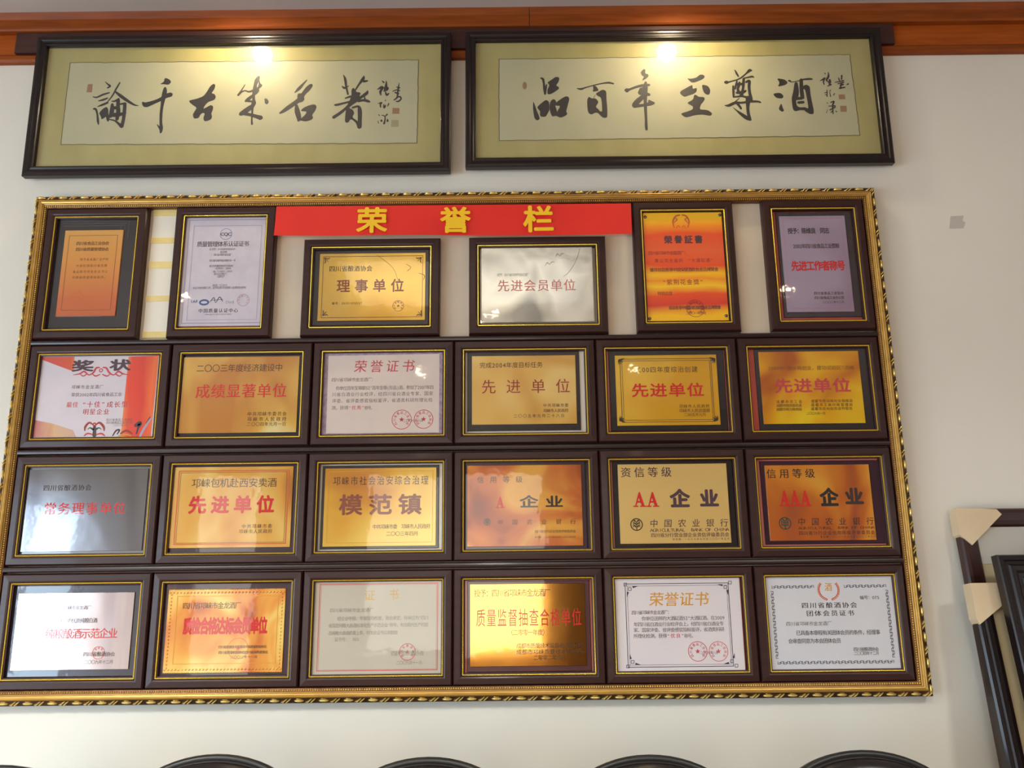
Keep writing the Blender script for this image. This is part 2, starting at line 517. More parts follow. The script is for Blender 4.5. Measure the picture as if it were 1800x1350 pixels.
DAY = emit('daylit_pane', SKY, WINDOW_SIDE); FILLF = emit('fill_pane', (.90, .95, 1.0), FILL_RIGHT); DAYB = emit('daylit_curtain', (1, .95, .84), WINDOW_BACK)
k = 0
for X_, a, b, zc_, hh_, pm_ in [(XL - .07, a, b, 1.1, .95, DAY) for a, b in LW] + [(XR + .07, a, b, 1.2, .95, FILLF) for a, b in FILL_RW]:  # the right-hand windows are added fill with glowing panes
    k += 1
    w = structure('window_%d' % k, MB().frame(b - a, 2 * hh_, [(0, -.04), (0, .04), (.06, .04), (.06, -.04)]), WOOD_RED)
    w.location = (X_, (a + b) / 2, zc_); w.rotation_euler = (0, 0, math.pi / 2)
    MB().box(-(b - a) / 2 + .03, (b - a) / 2 - .03, -.004, .004, -hh_ + .03, hh_ - .03).build('pane', pm_, w)
    MB().box(-.025, .025, -.03, .03, -hh_ + .05, hh_ - .05).build('mullion', WOOD_RED, w)
for x0, x1, z0, z1 in BW:
    k += 1
    w = structure('window_%d' % k, MB().frame(x1 - x0, z1 - z0, [(0, -.04), (0, .04), (.06, .04), (.06, -.04)]), WOOD_RED)
    w.location = ((x0 + x1) / 2, YB - .07, (z0 + z1) / 2)
    MB().box(-(x1 - x0) / 2 + .03, (x1 - x0) / 2 - .03, -.004, .004, -(z1 - z0) / 2 + .03, (z1 - z0) / 2 - .03).build('pane', DAYB, w)
cab = thing('added_dark_cabinet', 'unseen dark cabinet added opposite the framed awards for them to mirror', 'cabinet', Frame((2.0, YB + .25, 0)))  # unseen dark body added so shiny plaques mirror a dark half
MB().box(-1.35, 1.35, -.22, .22, .08, 2.35).build('body', MAHOG, cab)
for i in range(4):
    d = MB().box(-1.31 + .66 * i, -.69 + .66 * i, .22, .24, .14, 2.3).build('door', GAPDARK, cab)
    MB().box(-.75 + .66 * i, -.735 + .66 * i, .24, .27, 1.1, 1.3).build('handle', CHROME, d)

# wooden cornice along the top of the front wall
t1 = MB(); X0, X1 = XL, XR
t1.loops([[(X, y, z) for y, z in ((0, 3.052), (-.030, 3.052), (-.034, 3.056), (-.034, 3.086), (-.040, 3.094), (-.046, CEIL), (0, CEIL))] for X in (X0, .211)], caps=True)
t1.loops([[(X, y, z) for y, z in ((0, 3.052), (-.030, 3.052), (-.034, 3.056), (-.034, 3.086), (-.040, 3.094), (-.046, CEIL), (0, CEIL))] for X in (.2125, X1)], caps=True)
structure('trim_1', t1, WOOD_RED)
t2 = MB().box(X0, X1, -.012, 0, 2.986, 3.052); structure('trim_2', t2, WOOD)
t3 = MB().loops([[(X, y, z) for y, z in ((0, 2.962), (-.014, 2.962), (-.019, 2.968), (-.019, 2.980), (-.014, 2.986), (0, 2.986))] for X in (X0, X1)], caps=True)
structure('trim_3', t3, WOOD_RED)
F0 = Frame((0, 0, 0))
bx0, bz1 = F0.hit(29, 64, -.024); bx1, _z = F0.hit(1571.5, 60, -.024)
hb = MB().box(bx0, bx1, -.024, -.012, 2.986, 3.050).build('hanging_batten', BATTEN)
hb['label'] = 'dark brown wooden batten fixed behind the tops of the two calligraphy frames'; hb['category'] = 'batten'

# small grey patch left on the plaster
tp = MB()
tpts = [F0.hit(x, y, -.0006) for x, y in ((1671, 380), (1694, 379), (1692, 388), (1697, 391), (1694, 401), (1669, 402))]
tp.prism(tpts, -.0006, 0)
tp = tp.build('tape_patch', simple('grey_tape', (196, 190, 180), .6))
tp['label'] = 'small torn grey tape patch stuck on the bare wall'; tp['category'] = 'tape'

# ------------------------------------------------------------------ recessed ceiling lamps
WARM = (1.0, .80, .52)
BULB = emit('lamp_glass', WARM, 60.0)
DOWN = [(-.612, -.216, 'over the calligraphy with the broad central brush strokes', LAMP_WALL, True), (.643, -.226, 'over the calligraphy nearer the taped wall patch', LAMP_WALL, True),
        (-1.82, -2.53, 'over the room on the window side', LAMP_ROOM * 1.05, False), (.02, -2.95, 'added as fill over the middle of the room', LAMP_ROOM * .45, False), (1.80, -2.53, 'over the room on the cabinet side', LAMP_ROOM * .36, False),  # the middle lamp is added fill that brightens the lower wall
        (-.61, -4.5, 'far from the framed awards towards the curtain window', LAMP_ROOM, False), (1.2, -4.6, 'far from the framed awards towards the cabinet', LAMP_ROOM, False)]
for x, y, w, p, wall in DOWN:
    d = thing('recessed_downlight', 'recessed round ceiling downlight ' + w, 'lamp', Frame((x, y, CEIL)))
    MB().lathe([(.019 if wall else .042, -.001), (.024 if wall else .046, -.007), (.044 if wall else .062, -.006), (.046 if wall else .064, 0)]).build('trim_ring', CHROME, d, True)
    MB().lathe([(.0001, -.004), (.0175 if wall else .040, -.004), (.0175 if wall else .040, -.001)]).build('bulb', BULB, d)
    ld = bpy.data.lights.new('lamp_beam', 'SPOT'); lo = bpy.data.objects.new('lamp_beam', ld); COL.objects.link(lo); lo.parent = d
    ld.energy = p; ld.color = WARM if wall else (1.0, .99, .95); ld.spot_size = math.radians(172 if wall else 146); ld.spot_blend = .8 if wall else 1.0; ld.shadow_soft_size = .03 if wall else .2
    lo.location = (0, 0, -.02); lo.rotation_euler = (math.radians(14) if wall else 0, 0, 0)

pl = thing('added_glow_panel', 'unseen white glowing panel added in the ceiling for the top plaques to mirror', 'lamp', Frame((-.1, -2.35, CEIL)))  # added glow for the two plaques under the banner to mirror
PANELGLOW = emit('panel_diffuser', (1.0, .95, .86), 2.0)
MB().frame(1.40, .80, [(0, 0), (0, -.012), (.03, -.012), (.03, 0)]).build('panel_frame', CHROME, pl).rotation_euler = (math.radians(90), 0, 0)
MB().box(-.668, .668, -.368, .368, -.008, -.002).build('diffuser', PANELGLOW, pl)

# ------------------------------------------------------------------ big gilt display frame
ZC = 1.877
FB = Frame((0, 0, ZC))
df = thing('gilt_display_frame', 'large gilt carved frame holding twenty-four framed awards on the wall', 'picture frame', FB)
MB().box(-1.117, 1.117, -.010, 0, -.626, .626).build('backing_panel', PANEL, df)['label'] = 'cream backing panel'
g = MB().frame(2.30, 1.3174, [(0, 0), (0, -.026), (.0015, -.030), (.012, -.034), (.0128, -.030)], closed=False)
g.build('outer_band', ANTIQUE, df)['label'] = 'dark antique band under the carving'
g = MB().frame(2.30, 1.3174, [(.0128, -.030), (.0134, -.0375), (.0165, -.0395), (.0180, -.0375), (.0190, -.0375), (.0205, -.0385), (.0235, -.037), (.0245, -.034), (.0262, -.033)], closed=False)
g.build('reeded_band', GOLD, df)
g = MB().frame(2.30, 1.3174, [(.0262, -.033), (.0268, -.0325), (.0345, -.029), (.0350, -.027), (.0350, -.010)], closed=False)
lip = g.build('inner_lip', INNERLIP, df)
# tiny pearls along the lip
pe = MB()
W2, H2 = 1.150 - .0305, .6587 - .0305
def pearl(x, z):
    pe.ellipsoid((x, -.0312, z), [Vector((.0018, 0, 0)), Vector((0, 0, .0024)), Vector((0, -.0022, 0))], 5, 2, True)
nx, nz = int(2 * W2 / .0056), int(2 * H2 / .0056)
for i in range(nx + 1):
    for s in (-1, 1): pearl(-W2 + 2 * W2 * i / nx, s * H2)
for i in range(1, nz):
    for s in (-1, 1): pearl(s * W2, -H2 + 2 * H2 * i / nz)
pe.build('pearl_edging', BEAD, lip)
orn = MB()
def carve(cx, cz, horiz, flip):
    e = Vector((1, 0, 0)) if horiz else Vector((0, 0, 1)); a = Vector((0, 0, 1)) if horiz else Vector((1, 0, 0)); nrm = Vector((0, -1, 0))
    c = Vector((cx, -.0315, cz))
    orn.ellipsoid(c, [e * .0125, a * .0036, nrm * .0065], 10, 3, True)
    orn.ellipsoid(c + a * .0042 * flip, [e * .0100, a * .0012, nrm * .003], 8, 2, True)
    for k, o in ((0, -.0035), (1, .0050)):
        th = math.radians(38) * flip
        d = e * math.cos(th) + a * math.sin(th); q = a * math.cos(th) - e * math.sin(th)
        orn.ellipsoid(c + e * (.0287 + o), [d * .0092, q * .0019, nrm * .0062], 8, 3, True)
    d = e * math.cos(.35 * flip) + a * math.sin(.35 * flip); q = a * math.cos(.35) - e * math.sin(.35 * flip)
    orn.ellipsoid(c + e * .0200 - a * .0020 * flip, [d * .0060, q * .0012, nrm * .004], 6, 2, True)
PER = .0577
n = 39
for i in range(n):
    x = -1.150 + 2.30 * (i + .28) / n
    carve(x, .6587 - .0068, True, 1); carve(x, -.6587 + .0068, True, 1)
n = 22
for i in range(n):
    z = -.6587 + 1.3174 * (i + .28) / n
    carve(-1.150 + .0068, z, False, 1); carve(1.150 - .0068, z, False, 1)
orn.build('carved_relief', GOLD_HI, df, True)['label'] = 'bright gilt leaf carving'
for z in (.2418, -.0478, -.3400):
    MB().loops([[(X, y, z + dz) for y, dz in ((-.010, -.0072), (-.026, -.0072), (-.031, -.0045), (-.032, 0), (-.031, .0045), (-.026, .0072), (-.010, .0072))] for X in (-1.1148, 1.1148)], caps=True).build('divider_rail', GAPDARK, df)
# pale blocks and yellow strips in the first gap of the top row
sx0, sx1 = -.8315, -.763
zs = [FB.hit(260, y, -.013)[1] for y in (367, 380, 418, 428, 460, 472, 520, 530, 583, 594)]
for i in range(0, 10, 2):
    MB().box(sx0, sx1, -.0135, -.010, zs[i + 1], zs[i]).build('adhesive_strip', STRIPM, df)
for i in range(1, 9, 2):
    MB().box(sx0 + .001, sx1 - .001, -.0125, -.010, zs[i + 1], zs[i]).build('backing_strip', STRIPW, df)

# ------------------------------------------------------------------ the framed awards
OPEN_IN = .0052
FRAME_PROF = [(0, -.010), (0, -.024), (.0012, -.0285), (.004, -.0325), (.0175, -.0335), (.0205, -.0325), (.0228, -.0300), (.0235, -.0285), (.0285, -.0270), (.0290, -.0120)]


def bead_mesh(w, h):
    mb = MB(); c = [(-w / 2, -h / 2), (w / 2, -h / 2), (w / 2, h / 2), (-w / 2, h / 2)]
    inset = .0018
    c = [(x - math.copysign(inset, x), z - math.copysign(inset, z)) for x, z in c]
    rings = []
    for s in range(4):
        a, b = Vector((c[s][0], 0, c[s][1])), Vector((c[(s + 1) % 4][0], 0, c[(s + 1) % 4][1]))
        L = (b - a).length; d = (b - a) / L; nn = Vector((-d.z, 0, d.x)); N = 2 * int(L / .0034)
        if s == 0: pass
        R = []
        for i in range(N + 1):
            r = .0019 if i % 2 == 0 else .0012
            p = a + d * (L * i / N) + Vector((0, -.0296, 0))
            R.append([p + nn * (r * math.cos(t)) + Vector((0, -1, 0)) * (r * math.sin(t)) for t in (math.pi, 2.356, math.pi / 2, .785, 0)])
        mb.loops(R, closed=False)
    return mb.mesh('bead_edging', BEAD, False)


def frame_mesh(ow, oh):
    return MB().frame(ow, oh, FRAME_PROF, closed=False).mesh('frame', MAHOG)


SHAPE = {}
for key, (ow, oh, bw, bh) in {'L': (.3692, .2738, .3238, .2286), 'P': (.2752, .3702, .2296, .3236)}.items():
    SHAPE[key] = (frame_mesh(ow, oh), bead_mesh(bw, bh), bw, bh)

YB_, YP, YT = -.0190, -.0222, -.0226       # board face, plate face, print face
LEATH_COLX = [-.9287, -.5564, -.1855, .1843, .5547, .9272]
ROWZ = {2: .0984, 3: -.1940, 4: -.4862}


class Award:
    def __init__(s, name, label, cat, kind, x, z, liner=None, board=None, sheet=None, bmat=None, smat=None, paper=False, group=None):
        s.fr = Frame((x, 0, ZC + z)); s.root = thing(name, label, cat, s.fr, group)
        fm, bm, bw, bh = SHAPE[kind]
        put('frame', fm, s.root)
        b = put('bead_edging', bm, s.root); b['label'] = 'thin gilt beaded edging'
        a, c = bw / 2 - .003, bh / 2 - .003
        MB().box(-a, a, -.016, -.012, -c, c).build('liner', liner or L_DARK, s.root)
        s.lets = {}
        if board is not None:
            q = s.rect(board, YB_) if len(board) == 4 and max(map(abs, board)) > 1 else (-a + board[0], a - board[2], -c + board[3], c - board[1])
            q = (max(q[0], -a), min(q[1], a), max(q[2], -c), min(q[3], c))
            mb = MB().frame(q[1] - q[0], q[3] - q[2], [(0, -.016), (0, YB_ + .0012), (.0012, YB_)], (q[0] + q[1]) / 2, (q[2] + q[3]) / 2, closed=False)
            mb.rect(q[0] + .0012, q[1] - .0012, q[2] + .0012, q[3] - .0012, YB_)
            mb.build('plaque_board', bmat or BLACK, s.root)
        if paper:
            q = (-a, a, -c, c) if sheet is None else s.rect(sheet, YP)
            s.q = (max(q[0], -a), min(q[1], a), max(q[2], -c), min(q[3], c)); q = s.q
            s.sheet = MB().box(q[0], q[1], YP, -.0165, q[2], q[3]).build('sheet', smat, s.root)
        else:
            q = s.q = s.rect(sheet, YP)
            mb = MB().frame(q[1] - q[0], q[3] - q[2], [(0, YB_), (0, YP + .0006), (.0006, YP)], (q[0] + q[1]) / 2, (q[2] + q[3]) / 2, closed=False)
            mb.rect(q[0] + .0006, q[1] - .0006, q[2] + .0006, q[3] - .0006, YP)
            s.sheet = mb.build('metal_plate', smat, s.root)

    def rect(s, q, y):
        a = s.fr.hit(q[0], q[1], y); b = s.fr.hit(q[2], q[3], y)
        return a[0], b[0], b[1], a[1]

    def bag(s, part, col):
        return s.lets.setdefault((part, col), MB())

    def line(s, part, text, x0, x1, yc, h, col='ink', off=.0, cw=None, shear=0.0):
        add_line(s.bag(part, col), s.fr, text, x0, x1, yc, h, YT, off, cw, shear)

    def letters_a(s, xs, yc, w, h):
        mb = s.bag('award_lettering', 'red'); k = s.fr.scale(xs[0], yc, YT)
        for x in xs:
            cx, cz = s.fr.hit(x, yc, YT); serif_a(mb, cx, cz, w * k[0], h * k[1], YT)

    def box(s, q, w, col, part='printed_border'):
        rect_line(s.bag(part, col), s.fr, q, w, YT)

    def seal(s, x, y, r, col, text='', w=1.0, st=True, part='seal_stamp'):
        seal(s.bag(part, col), s.fr, x, y, r, YT, text, w, st)

    def stroke(s, pts, col, part='scroll_print'):
        sc = s.fr.scale(pts[0][0], pts[0][1], YT)[0]
        ribbon(s.bag(part, col), [(*s.fr.hit(p[0], p[1], YT), p[2] * sc) for p in pts], YT)

    def poly(s, pts, col, part='scroll_print', y=None):
        s.bag(part, col).poly([s.fr.hit(p[0], p[1], YT) for p in pts], YT)

    def patch(s, pts, mat, name, y=YP - .0002):
        return MB().poly([s.fr.hit(p[0], p[1], y) for p in pts], y).build(name, mat, s.root)

    def done(s):
        for (part, col), mb in s.lets.items():
            if mb.v:
                mb.build(part, ink(col), s.root)
        for o in s.root.children:
            if o.name.split('.')[0] not in ('frame', 'bead_edging', 'corner_screw'):
                for mt in o.data.materials: wrap(mt)


def A(kind, x, z, name, label, **k):
    cat = 'certificate' if k.get('paper') else 'plaque'
    return Award(name, label, cat, kind, x, z, group='framed awards in the gilt frame', **k)


B_ = .022   # bold
SEALTXT = '四川省食品工业协会'
# ---- top row
a = A('P', -.977, .4375, 'framed_plaque', 'upright framed plaque with a narrow orange gold plate on a grooved black board', liner=L_GREY,
      board=(101, 384, 224, 576), sheet=(115, 405, 202, 555), bmat=simple('grooved_board', (40, 34, 33), .22, var=(33, 28, 28), scale=5, coat=.4),
      smat=print_ramp('orange_gold_plate', 'Z', [(-.115, (186, 84, 34)), (-.06, (196, 100, 38)), (.03, (208, 140, 54)), (.12, (206, 156, 76))], .03, 14, .4))
a.line('title_lettering', '四川省食品工业协会', 134.5, 191.5, 427.8, 6, 'brown', .01)
a.line('title_lettering', '四川省质量管理协会', 133.5, 191, 438.2, 6, 'brown', .01)
for t, x0, x1, y in (('授予金龙酒厂生产的', 141, 190.5, 456), ('大酒缸酒四川省优质', 134, 188, 467), ('食品称号特发此证书以', 128, 189, 477.5), ('资鼓励希望再接再厉。', 127, 188, 487.5)):
    a.line('body_lettering', t, x0, x1, y, 4.4, 'ochre')
a.seal(136, 524, 11, 'orange', '', .8); a.box((122, 414, 194, 545), .7, 'ochre')
for i in range(3):
    z = a.fr.hit(160, 389 + 4 * i, YB_)[1]; xa = a.fr.hit(106 + 3 * i, 400, YB_)[0]; xb = a.fr.hit(229 - 4 * i, 380, YB_)[0]
    a.bag('groove_line', 'grey').rect(xa, xb, z - .0004, z + .0004, YB_ - .0003); 
    a.bag('groove_line', 'grey').rect(xb - .0018 - .004 * i, xb - .0010 - .004 * i, z - .05, z, YB_ - .0003)
a.done()

a = A('P', -.625, .4375, 'framed_certificate', 'upright framed certificate on pale lavender paper with small blue logos at its foot', paper=True, liner=L_PINK,
      sheet=(327.5, 382, 466.5, 572), smat=simple('lavender_paper', (206, 200, 208), .5, var=(198, 190, 202), scale=25))
a.seal(397.3, 411.5, 10.5, 'blue', '', .7, False, 'logo'); a.line('logo', 'CQC', 388.5, 406, 411.5, 6.5, 'navy', .02, 8)
a.line('title_lettering', '质量管理体系认证证书', 346.7, 437.4, 429, 9, 'ink', .008)
for t, x0, x1, y in (('证书号：01000000000000', 368, 413.5, 438), ('兹证明', 387, 399, 443), ('四川省邛崃市金龙酒厂', 376, 408, 447.8), ('四川省邛崃市临邛镇东街一号', 368, 414, 458), ('建立的质量管理体系符合标准：', 368, 412, 467.5),
                     ('ISO9001:2000', 377, 406, 471.8), ('GB/T19001-2000', 374, 408, 477), ('通过认证范围如下：', 376, 401, 481.5), ('白酒的生产', 382, 395, 486), ('颁证日期：二〇〇三年六月', 373.5, 399, 501.5), ('本证书有效期三年，证书信息可在国家认监委网站查询', 339, 432, 505.8)):
    a.line('body_lettering', t, x0, x1, y, 4.0, 'grey')
a.line('body_lettering', '中国质量认证中心', 349, 418, 546, 7, 'ink', .012)
a.line('body_lettering', 'CHINA QUALITY CERTIFICATION CENTRE', 360, 407, 552.5, 2.6, 'grey')
x, z = a.fr.hit(358.7, 531.5, YT); s = a.fr.scale(358, 531, YT)[0]
ring(a.bag('logo', 'blue'), x, z, 9 * s, 3.4 * s, YT, rz=5.8 * s)
a.line('logo', 'IAF', 335, 347.5, 530, 6, 'blue', .03, 6); a.line('logo', 'CNAB', 397, 411, 531, 6, 'teal', .0, 4)
a.stroke([(369, 531, 1), (376, 523, 1.4), (379, 532, 1), (386, 522, 1.5), (391, 530, 1)], 'navy', 'signature'); a.stroke([(372, 528, .8), (392, 526, .8)], 'navy', 'signature')
a.seal(427.5, 527.5, 11, 'mauve', '中国质量认证中心', .8, False)
a.box((341, 397, 451, 562), 1.0, 'lilac'); a.box((332.5, 386, 461, 568), 2.2, 'lilac')
a.done()

a = A('L', -.2243, .3888, 'framed_plaque', 'framed shiny gold plaque with scrolled corners, under the red banner', liner=L_PINK, board=(552.5, 439, 753, 570.5), sheet=(562.5, 446, 747, 562.5),
      smat=plate('bright_gold_plate', [(.3, (226, 186, 92)), (.7, (214, 164, 66))], 4, .16, .8, seed=2))
a.line('title_lettering', '四川省酿酒协会', 579, 654, 472.3, 9.5, 'brown', .012)
a.line('award_lettering', '理事单位', 593, 709, 502.5, 21, 'umber', .02)
a.line('body_lettering', '编号：20031000027', 583.5, 636, 533, 4.5, 'brown'); a.box((568.5, 451, 742, 557), .7, 'brown')
for cx, cy, sx, sy in ((573, 456, 1, 1), (738, 455, -1, 1), (569.5, 552, 1, -1), (739, 552, -1, -1)):
    a.stroke([(cx - 3 * sx, cy - 3 * sy, .8), (cx + 4 * sx, cy - 1 * sy, 1.6), (cx + 7 * sx, cy - 3 * sy, .6)], 'brown', 'printed_border'); a.stroke([(cx - 3 * sx, cy - 3 * sy, .8), (cx - 1 * sx, cy + 4 * sy, 1.6), (cx - 3 * sx, cy + 7 * sy, .6)], 'brown', 'printed_border')
    a.stroke([(cx - 2 * sx, cy - 2 * sy, 1.4), (cx + 4 * sx, cy + 4 * sy, .6)], 'brown', 'printed_border')
a.seal(700, 537.5, 10, 'ochre', '四川省酿酒协会', .7); a.stroke([(662, 448, .5), (690, 470, .6), (700, 495, .5)], 'ochre', 'engraved_print'); a.stroke([(714, 464, .6), (722, 470, .8), (716, 476, .6)], 'ochre', 'engraved_print')
a.stroke([(736, 480, .6), (746, 484, 1.2), (744, 492, .6)], 'ochre', 'engraved_print')
a.done()

a = A('L', .2226, .3892, 'framed_plaque', 'framed pale silvery plaque with one faint red line, under the red banner', liner=L_GREY, board=(843.5, 434, 1047.5, 567), sheet=(846, 436, 1045, 565),
      bmat=simple('silver_edge', (170, 162, 140), .3, .5),
      smat=plate('silver_plate', [(.25, (196, 194, 182)), (.5, (226, 222, 206)), (.78, (150, 146, 136))], 5.5, .2, .6, seed=11, bump=.3))
a.line('award_lettering', '先进会员单位', 875.5, 1011, 502, 19, 'faint', .015)
a.line('body_lettering', '授予：四川省邛崃市金龙酒厂', 874, 930, 483, 5, 'dim'); 
a.stroke([(1019, 434, .8), (1014, 455, .9), (1000, 478, .8), (990, 486, .5)], 'dim'); a.stroke([(1014, 455, .8), (1004, 459, .6)], 'dim')
for x, y in ((966, 464), (984, 449)):
    a.stroke([(x - 8, y + 4, .6), (x - 4, y - 3, 1.2), (x, y + 1, .8), (x + 4, y - 4, 1.2), (x + 9, y - 2, .6)], 'dim')
a.done()

zz = lambda y: a.fr.hit(1205, y, YP)[1]
a = A('P', .6206, .4388, 'framed_certificate', 'upright framed certificate printed in yellow and orange bands with a screw in each corner', paper=True, liner=L_RED, sheet=(1130, 374.5, 1281.5, 563), smat=None)
Y1, O1, R1, D1 = (255, 196, 20), (250, 150, 24), (238, 84, 30), (224, 60, 40)
a.sheet.data.materials.clear()
a.sheet.data.materials.append(print_ramp('cloud_band_print', 'Z', [(zz(566), Y1), (zz(545), Y1), (zz(527), D1), (zz(512), R1), (zz(500), (255, 206, 30)), (zz(488), O1), (zz(479), Y1), (zz(466), R1), (zz(445), (238, 100, 50)), (zz(420), R1), (zz(405), O1), (zz(392), Y1), (zz(372), Y1)], .022, 16))
for sg in (-1, 1):
    a.stroke([(1197 + sg * 12, 400, 2), (1197 + sg * 14, 389, 3), (1197 + sg * 9, 380, 3), (1197 + sg * 2, 378, 2.5)], 'orange', 'emblem'); a.stroke([(1197 + sg * 8, 401, 1.4), (1197 + sg * 5, 396, 1), (1197 + sg * 2, 400, 1.4)], 'orange', 'emblem'); a.stroke([(1197 + sg * 13, 392, 1), (1197 + sg * 7, 386, 2.4), (1197 + sg * 12, 383, 1)], 'orange', 'emblem')
a.line('title_lettering', '榮譽証書', 1168, 1234.5, 421.2, 13, 'plum', .03)
a.line('body_lettering', '四川省邛崃市金龍酒厂：', 1139.5, 1209, 444.7, 6.5, 'dred')
a.line('body_lettering', '貴公司生産的\u3000“大酒缸酒”', 1151, 1253, 458, 6.5, 'dred')
a.line('body_lettering', '獲得首屆香港中國保健酒飲食産品博覽會', 1142.5, 1262.5, 474, 6.5, 'plum', .008)
a.line('body_lettering', '“紫荆花金獎”', 1165, 1236, 496, 9.5, 'dred', .005)
a.line('body_lettering', '特發此證', 1156, 1181.5, 516, 6.5, 'dred'); a.line('body_lettering', '首屆香港中國保健酒飲食産品博覽會', 1175.5, 1267, 540.7, 6.3, 'plum', .012); a.line('body_lettering', '二〇〇一年六月', 1206, 1241, 550.3, 5, 'plum')
a.seal(1222.5, 542, 16, 'dred', '香港中國保健酒博覽會', .8, False); a.done()
for x, y in ((1134, 381.5), (1265, 378), (1142, 560), (1276.5, 555)):
    px_, pz_ = a.fr.hit(x, y, YP)
    MB().ellipsoid((px_, YP, pz_), [Vector((.0045, 0, 0)), Vector((0, 0, .0045)), Vector((0, -.003, 0))], 10, 3, True).build('corner_screw', STEEL, a.root, True)

a = A('P', .9758, .4394, 'framed_plaque', 'upright framed lilac metal plaque with one red line and a dotted border', liner=L_RED, board=(1362.5, 373, 1517, 557), sheet=(1369, 380, 1502.5, 547.5),
      bmat=simple('slate_board', (60, 48, 52), .25, var=(48, 42, 46), scale=6, coat=.3), smat=plate('lilac_plate', [(.3, (166, 150, 172)), (.55, (150, 128, 150)), (.8, (112, 84, 104))], 3.4, 0.30, .20, seed=5))
a.line('body_lettering', '授予：陈维良\u3000同志', 1385, 1457.5, 405.8, 9.5, 'black', .018)
a.line('body_lettering', '2002年四川省食品工业暨粮', 1394, 1475, 432.5, 8, 'black', .012)
a.line('award_lettering', '先进工作者称号', 1391.5, 1485, 467.3, 16, 'red', .035)
a.line('body_lettering', '四川省食品工业协会', 1431, 1483, 515.3, 5, 'ink', .008); a.line('body_lettering', '四川省食品工业办公室', 1432, 1484, 523.3, 5, 'ink', .008); a.line('body_lettering', '二〇〇二年十二月', 1446, 1484, 531, 4.4, 'ink')
b = a.bag('printed_border', 'faint')
x0, x1, z0, z1 = a.q
for i in range(46):
    t = (i + .5) / 46
    for z in (z0 + .010, z1 - .008): b.rect(x0 + .011 + (x1 - x0 - .022) * t - .0007, x0 + .011 + (x1 - x0 - .022) * t + .0007, z - .0006, z + .0006, YT)
for i in range(58):
    t = (i + .5) / 58
    for x in (x0 + .010, x1 - .010): b.rect(x - .0006, x + .0006, z0 + .012 + (z1 - z0 - .022) * t - .0007, z0 + .012 + (z1 - z0 - .022) * t + .0007, YT)
a.done()


def row(r, c, name, label, **k):
    return A('L', LEATH_COLX[c - 1], ROWZ[r], name, label, **k)


# ---- second row
a = row(2, 1, 'framed_certificate', 'framed certificate with a broad red band and a red scroll ornament', paper=True, liner=L_WHITE, sheet=(72, 627, 267.5, 767), smat=simple('pinkish_paper', (214, 204, 208), .45, var=(206, 198, 206), scale=14))
xx = lambda x: a.fr.hit(x, 690, YP)[0]
a.patch([(226, 627), (279, 625), (265, 768), (212, 769)], print_ramp('red_band_print', 'X', [(xx(213), (214, 204, 206)), (xx(222), (236, 168, 90)), (xx(233), (226, 66, 34)), (xx(248), (220, 52, 32)), (xx(262), (236, 108, 44)), (xx(274), (232, 84, 40))], .02, 20), 'printed_band')
a.patch([(73, 627.5), (131, 627), (130, 652), (125, 651.5), (73, 632)], print_ramp('red_corner_print', 'X', [(xx(70), (206, 80, 76)), (xx(118), (214, 88, 60)), (xx(131), (236, 160, 80))], .004, 20), 'printed_corner')
a.patch([(58, 738), (90, 744), (128, 756), (134, 768.5), (54, 769)], print_ramp('floral_print', 'X', [(xx(56), (166, 60, 66)), (xx(80), (196, 120, 110)), (xx(100), (214, 170, 120)), (xx(132), (196, 160, 150))], .03, 40), 'printed_corner')
a.line('title_lettering', '奖', 128.5, 163, 643.5, 18, 'plum', .045); a.line('title_lettering', '状', 195, 228, 642, 18, 'plum', .045)
for sg in (-1, 1):
    a.stroke([(178 + sg * 3, 646, 2), (178 + sg * 9, 647, 3), (178 + sg * 14, 655, 3), (178 + sg * 22, 659, 2), (178 + sg * 30, 653, 3), (178 + sg * 38, 657, 2.4), (178 + sg * 49, 659, 1)], 'rose')
    a.stroke([(178 + sg * 26, 658, 2), (178 + sg * 32, 661, 2), (178 + sg * 38, 657, 1)], 'rose'); a.stroke([(178 + sg * 2, 658, 1.6), (178 + sg * 10, 661, 2.4), (178 + sg * 16, 657, 1.2)], 'rose')
    a.stroke([(166 + sg * 2, 747, 2), (166 + sg * 9, 743, 3.5), (166 + sg * 16, 750, 4), (166 + sg * 17, 757, 2)], 'dred', 'drum_print'); a.stroke([(166 + sg * 2, 755, 4), (166 + sg * 8, 752, 2), (166 + sg * 12, 755, 1)], 'green', 'drum_print')
    a.stroke([(166 + sg * 3, 764, 2), (166 + sg * 12, 762, 3), (166 + sg * 18, 766, 2)], 'rose', 'drum_print')
a.seal(177.5, 651, 3.6, 'rose', '', 1.6, False, 'scroll_print'); a.seal(166, 746, 3.4, 'red', '', 2.4, False, 'drum_print')
a.stroke([(166, 750, 5), (166, 766, 7)], 'plum', 'drum_print')
a.stroke([(198, 766, 2), (204, 757, 3), (210, 756, 3), (206, 763, 2)], 'plum', 'figure_print'); a.stroke([(212, 762, 3), (222, 757, 4), (232, 762, 3)], 'dred', 'figure_print'); a.stroke([(208, 766, 2), (222, 764, 2.5), (230, 766, 1.4)], 'gold', 'figure_print')
a.stroke([(238, 748, 6), (246, 744, 8), (243, 752, 4), (240, 762, 3)], 'plum', 'figure_print'); a.stroke([(246, 767, 4), (254, 752, 4), (266, 735, 2.5)], 'lilac', 'figure_print'); a.stroke([(256, 744, 1), (264, 733, 2)], 'plum', 'figure_print')
a.line('body_lettering', '邛崃市金龙酒厂', 126, 181.5, 680.3, 6.5, 'grey'); a.line('body_lettering', '荣获2002年四川省食品工业', 125.5, 214, 693.7, 6.5, 'grey')
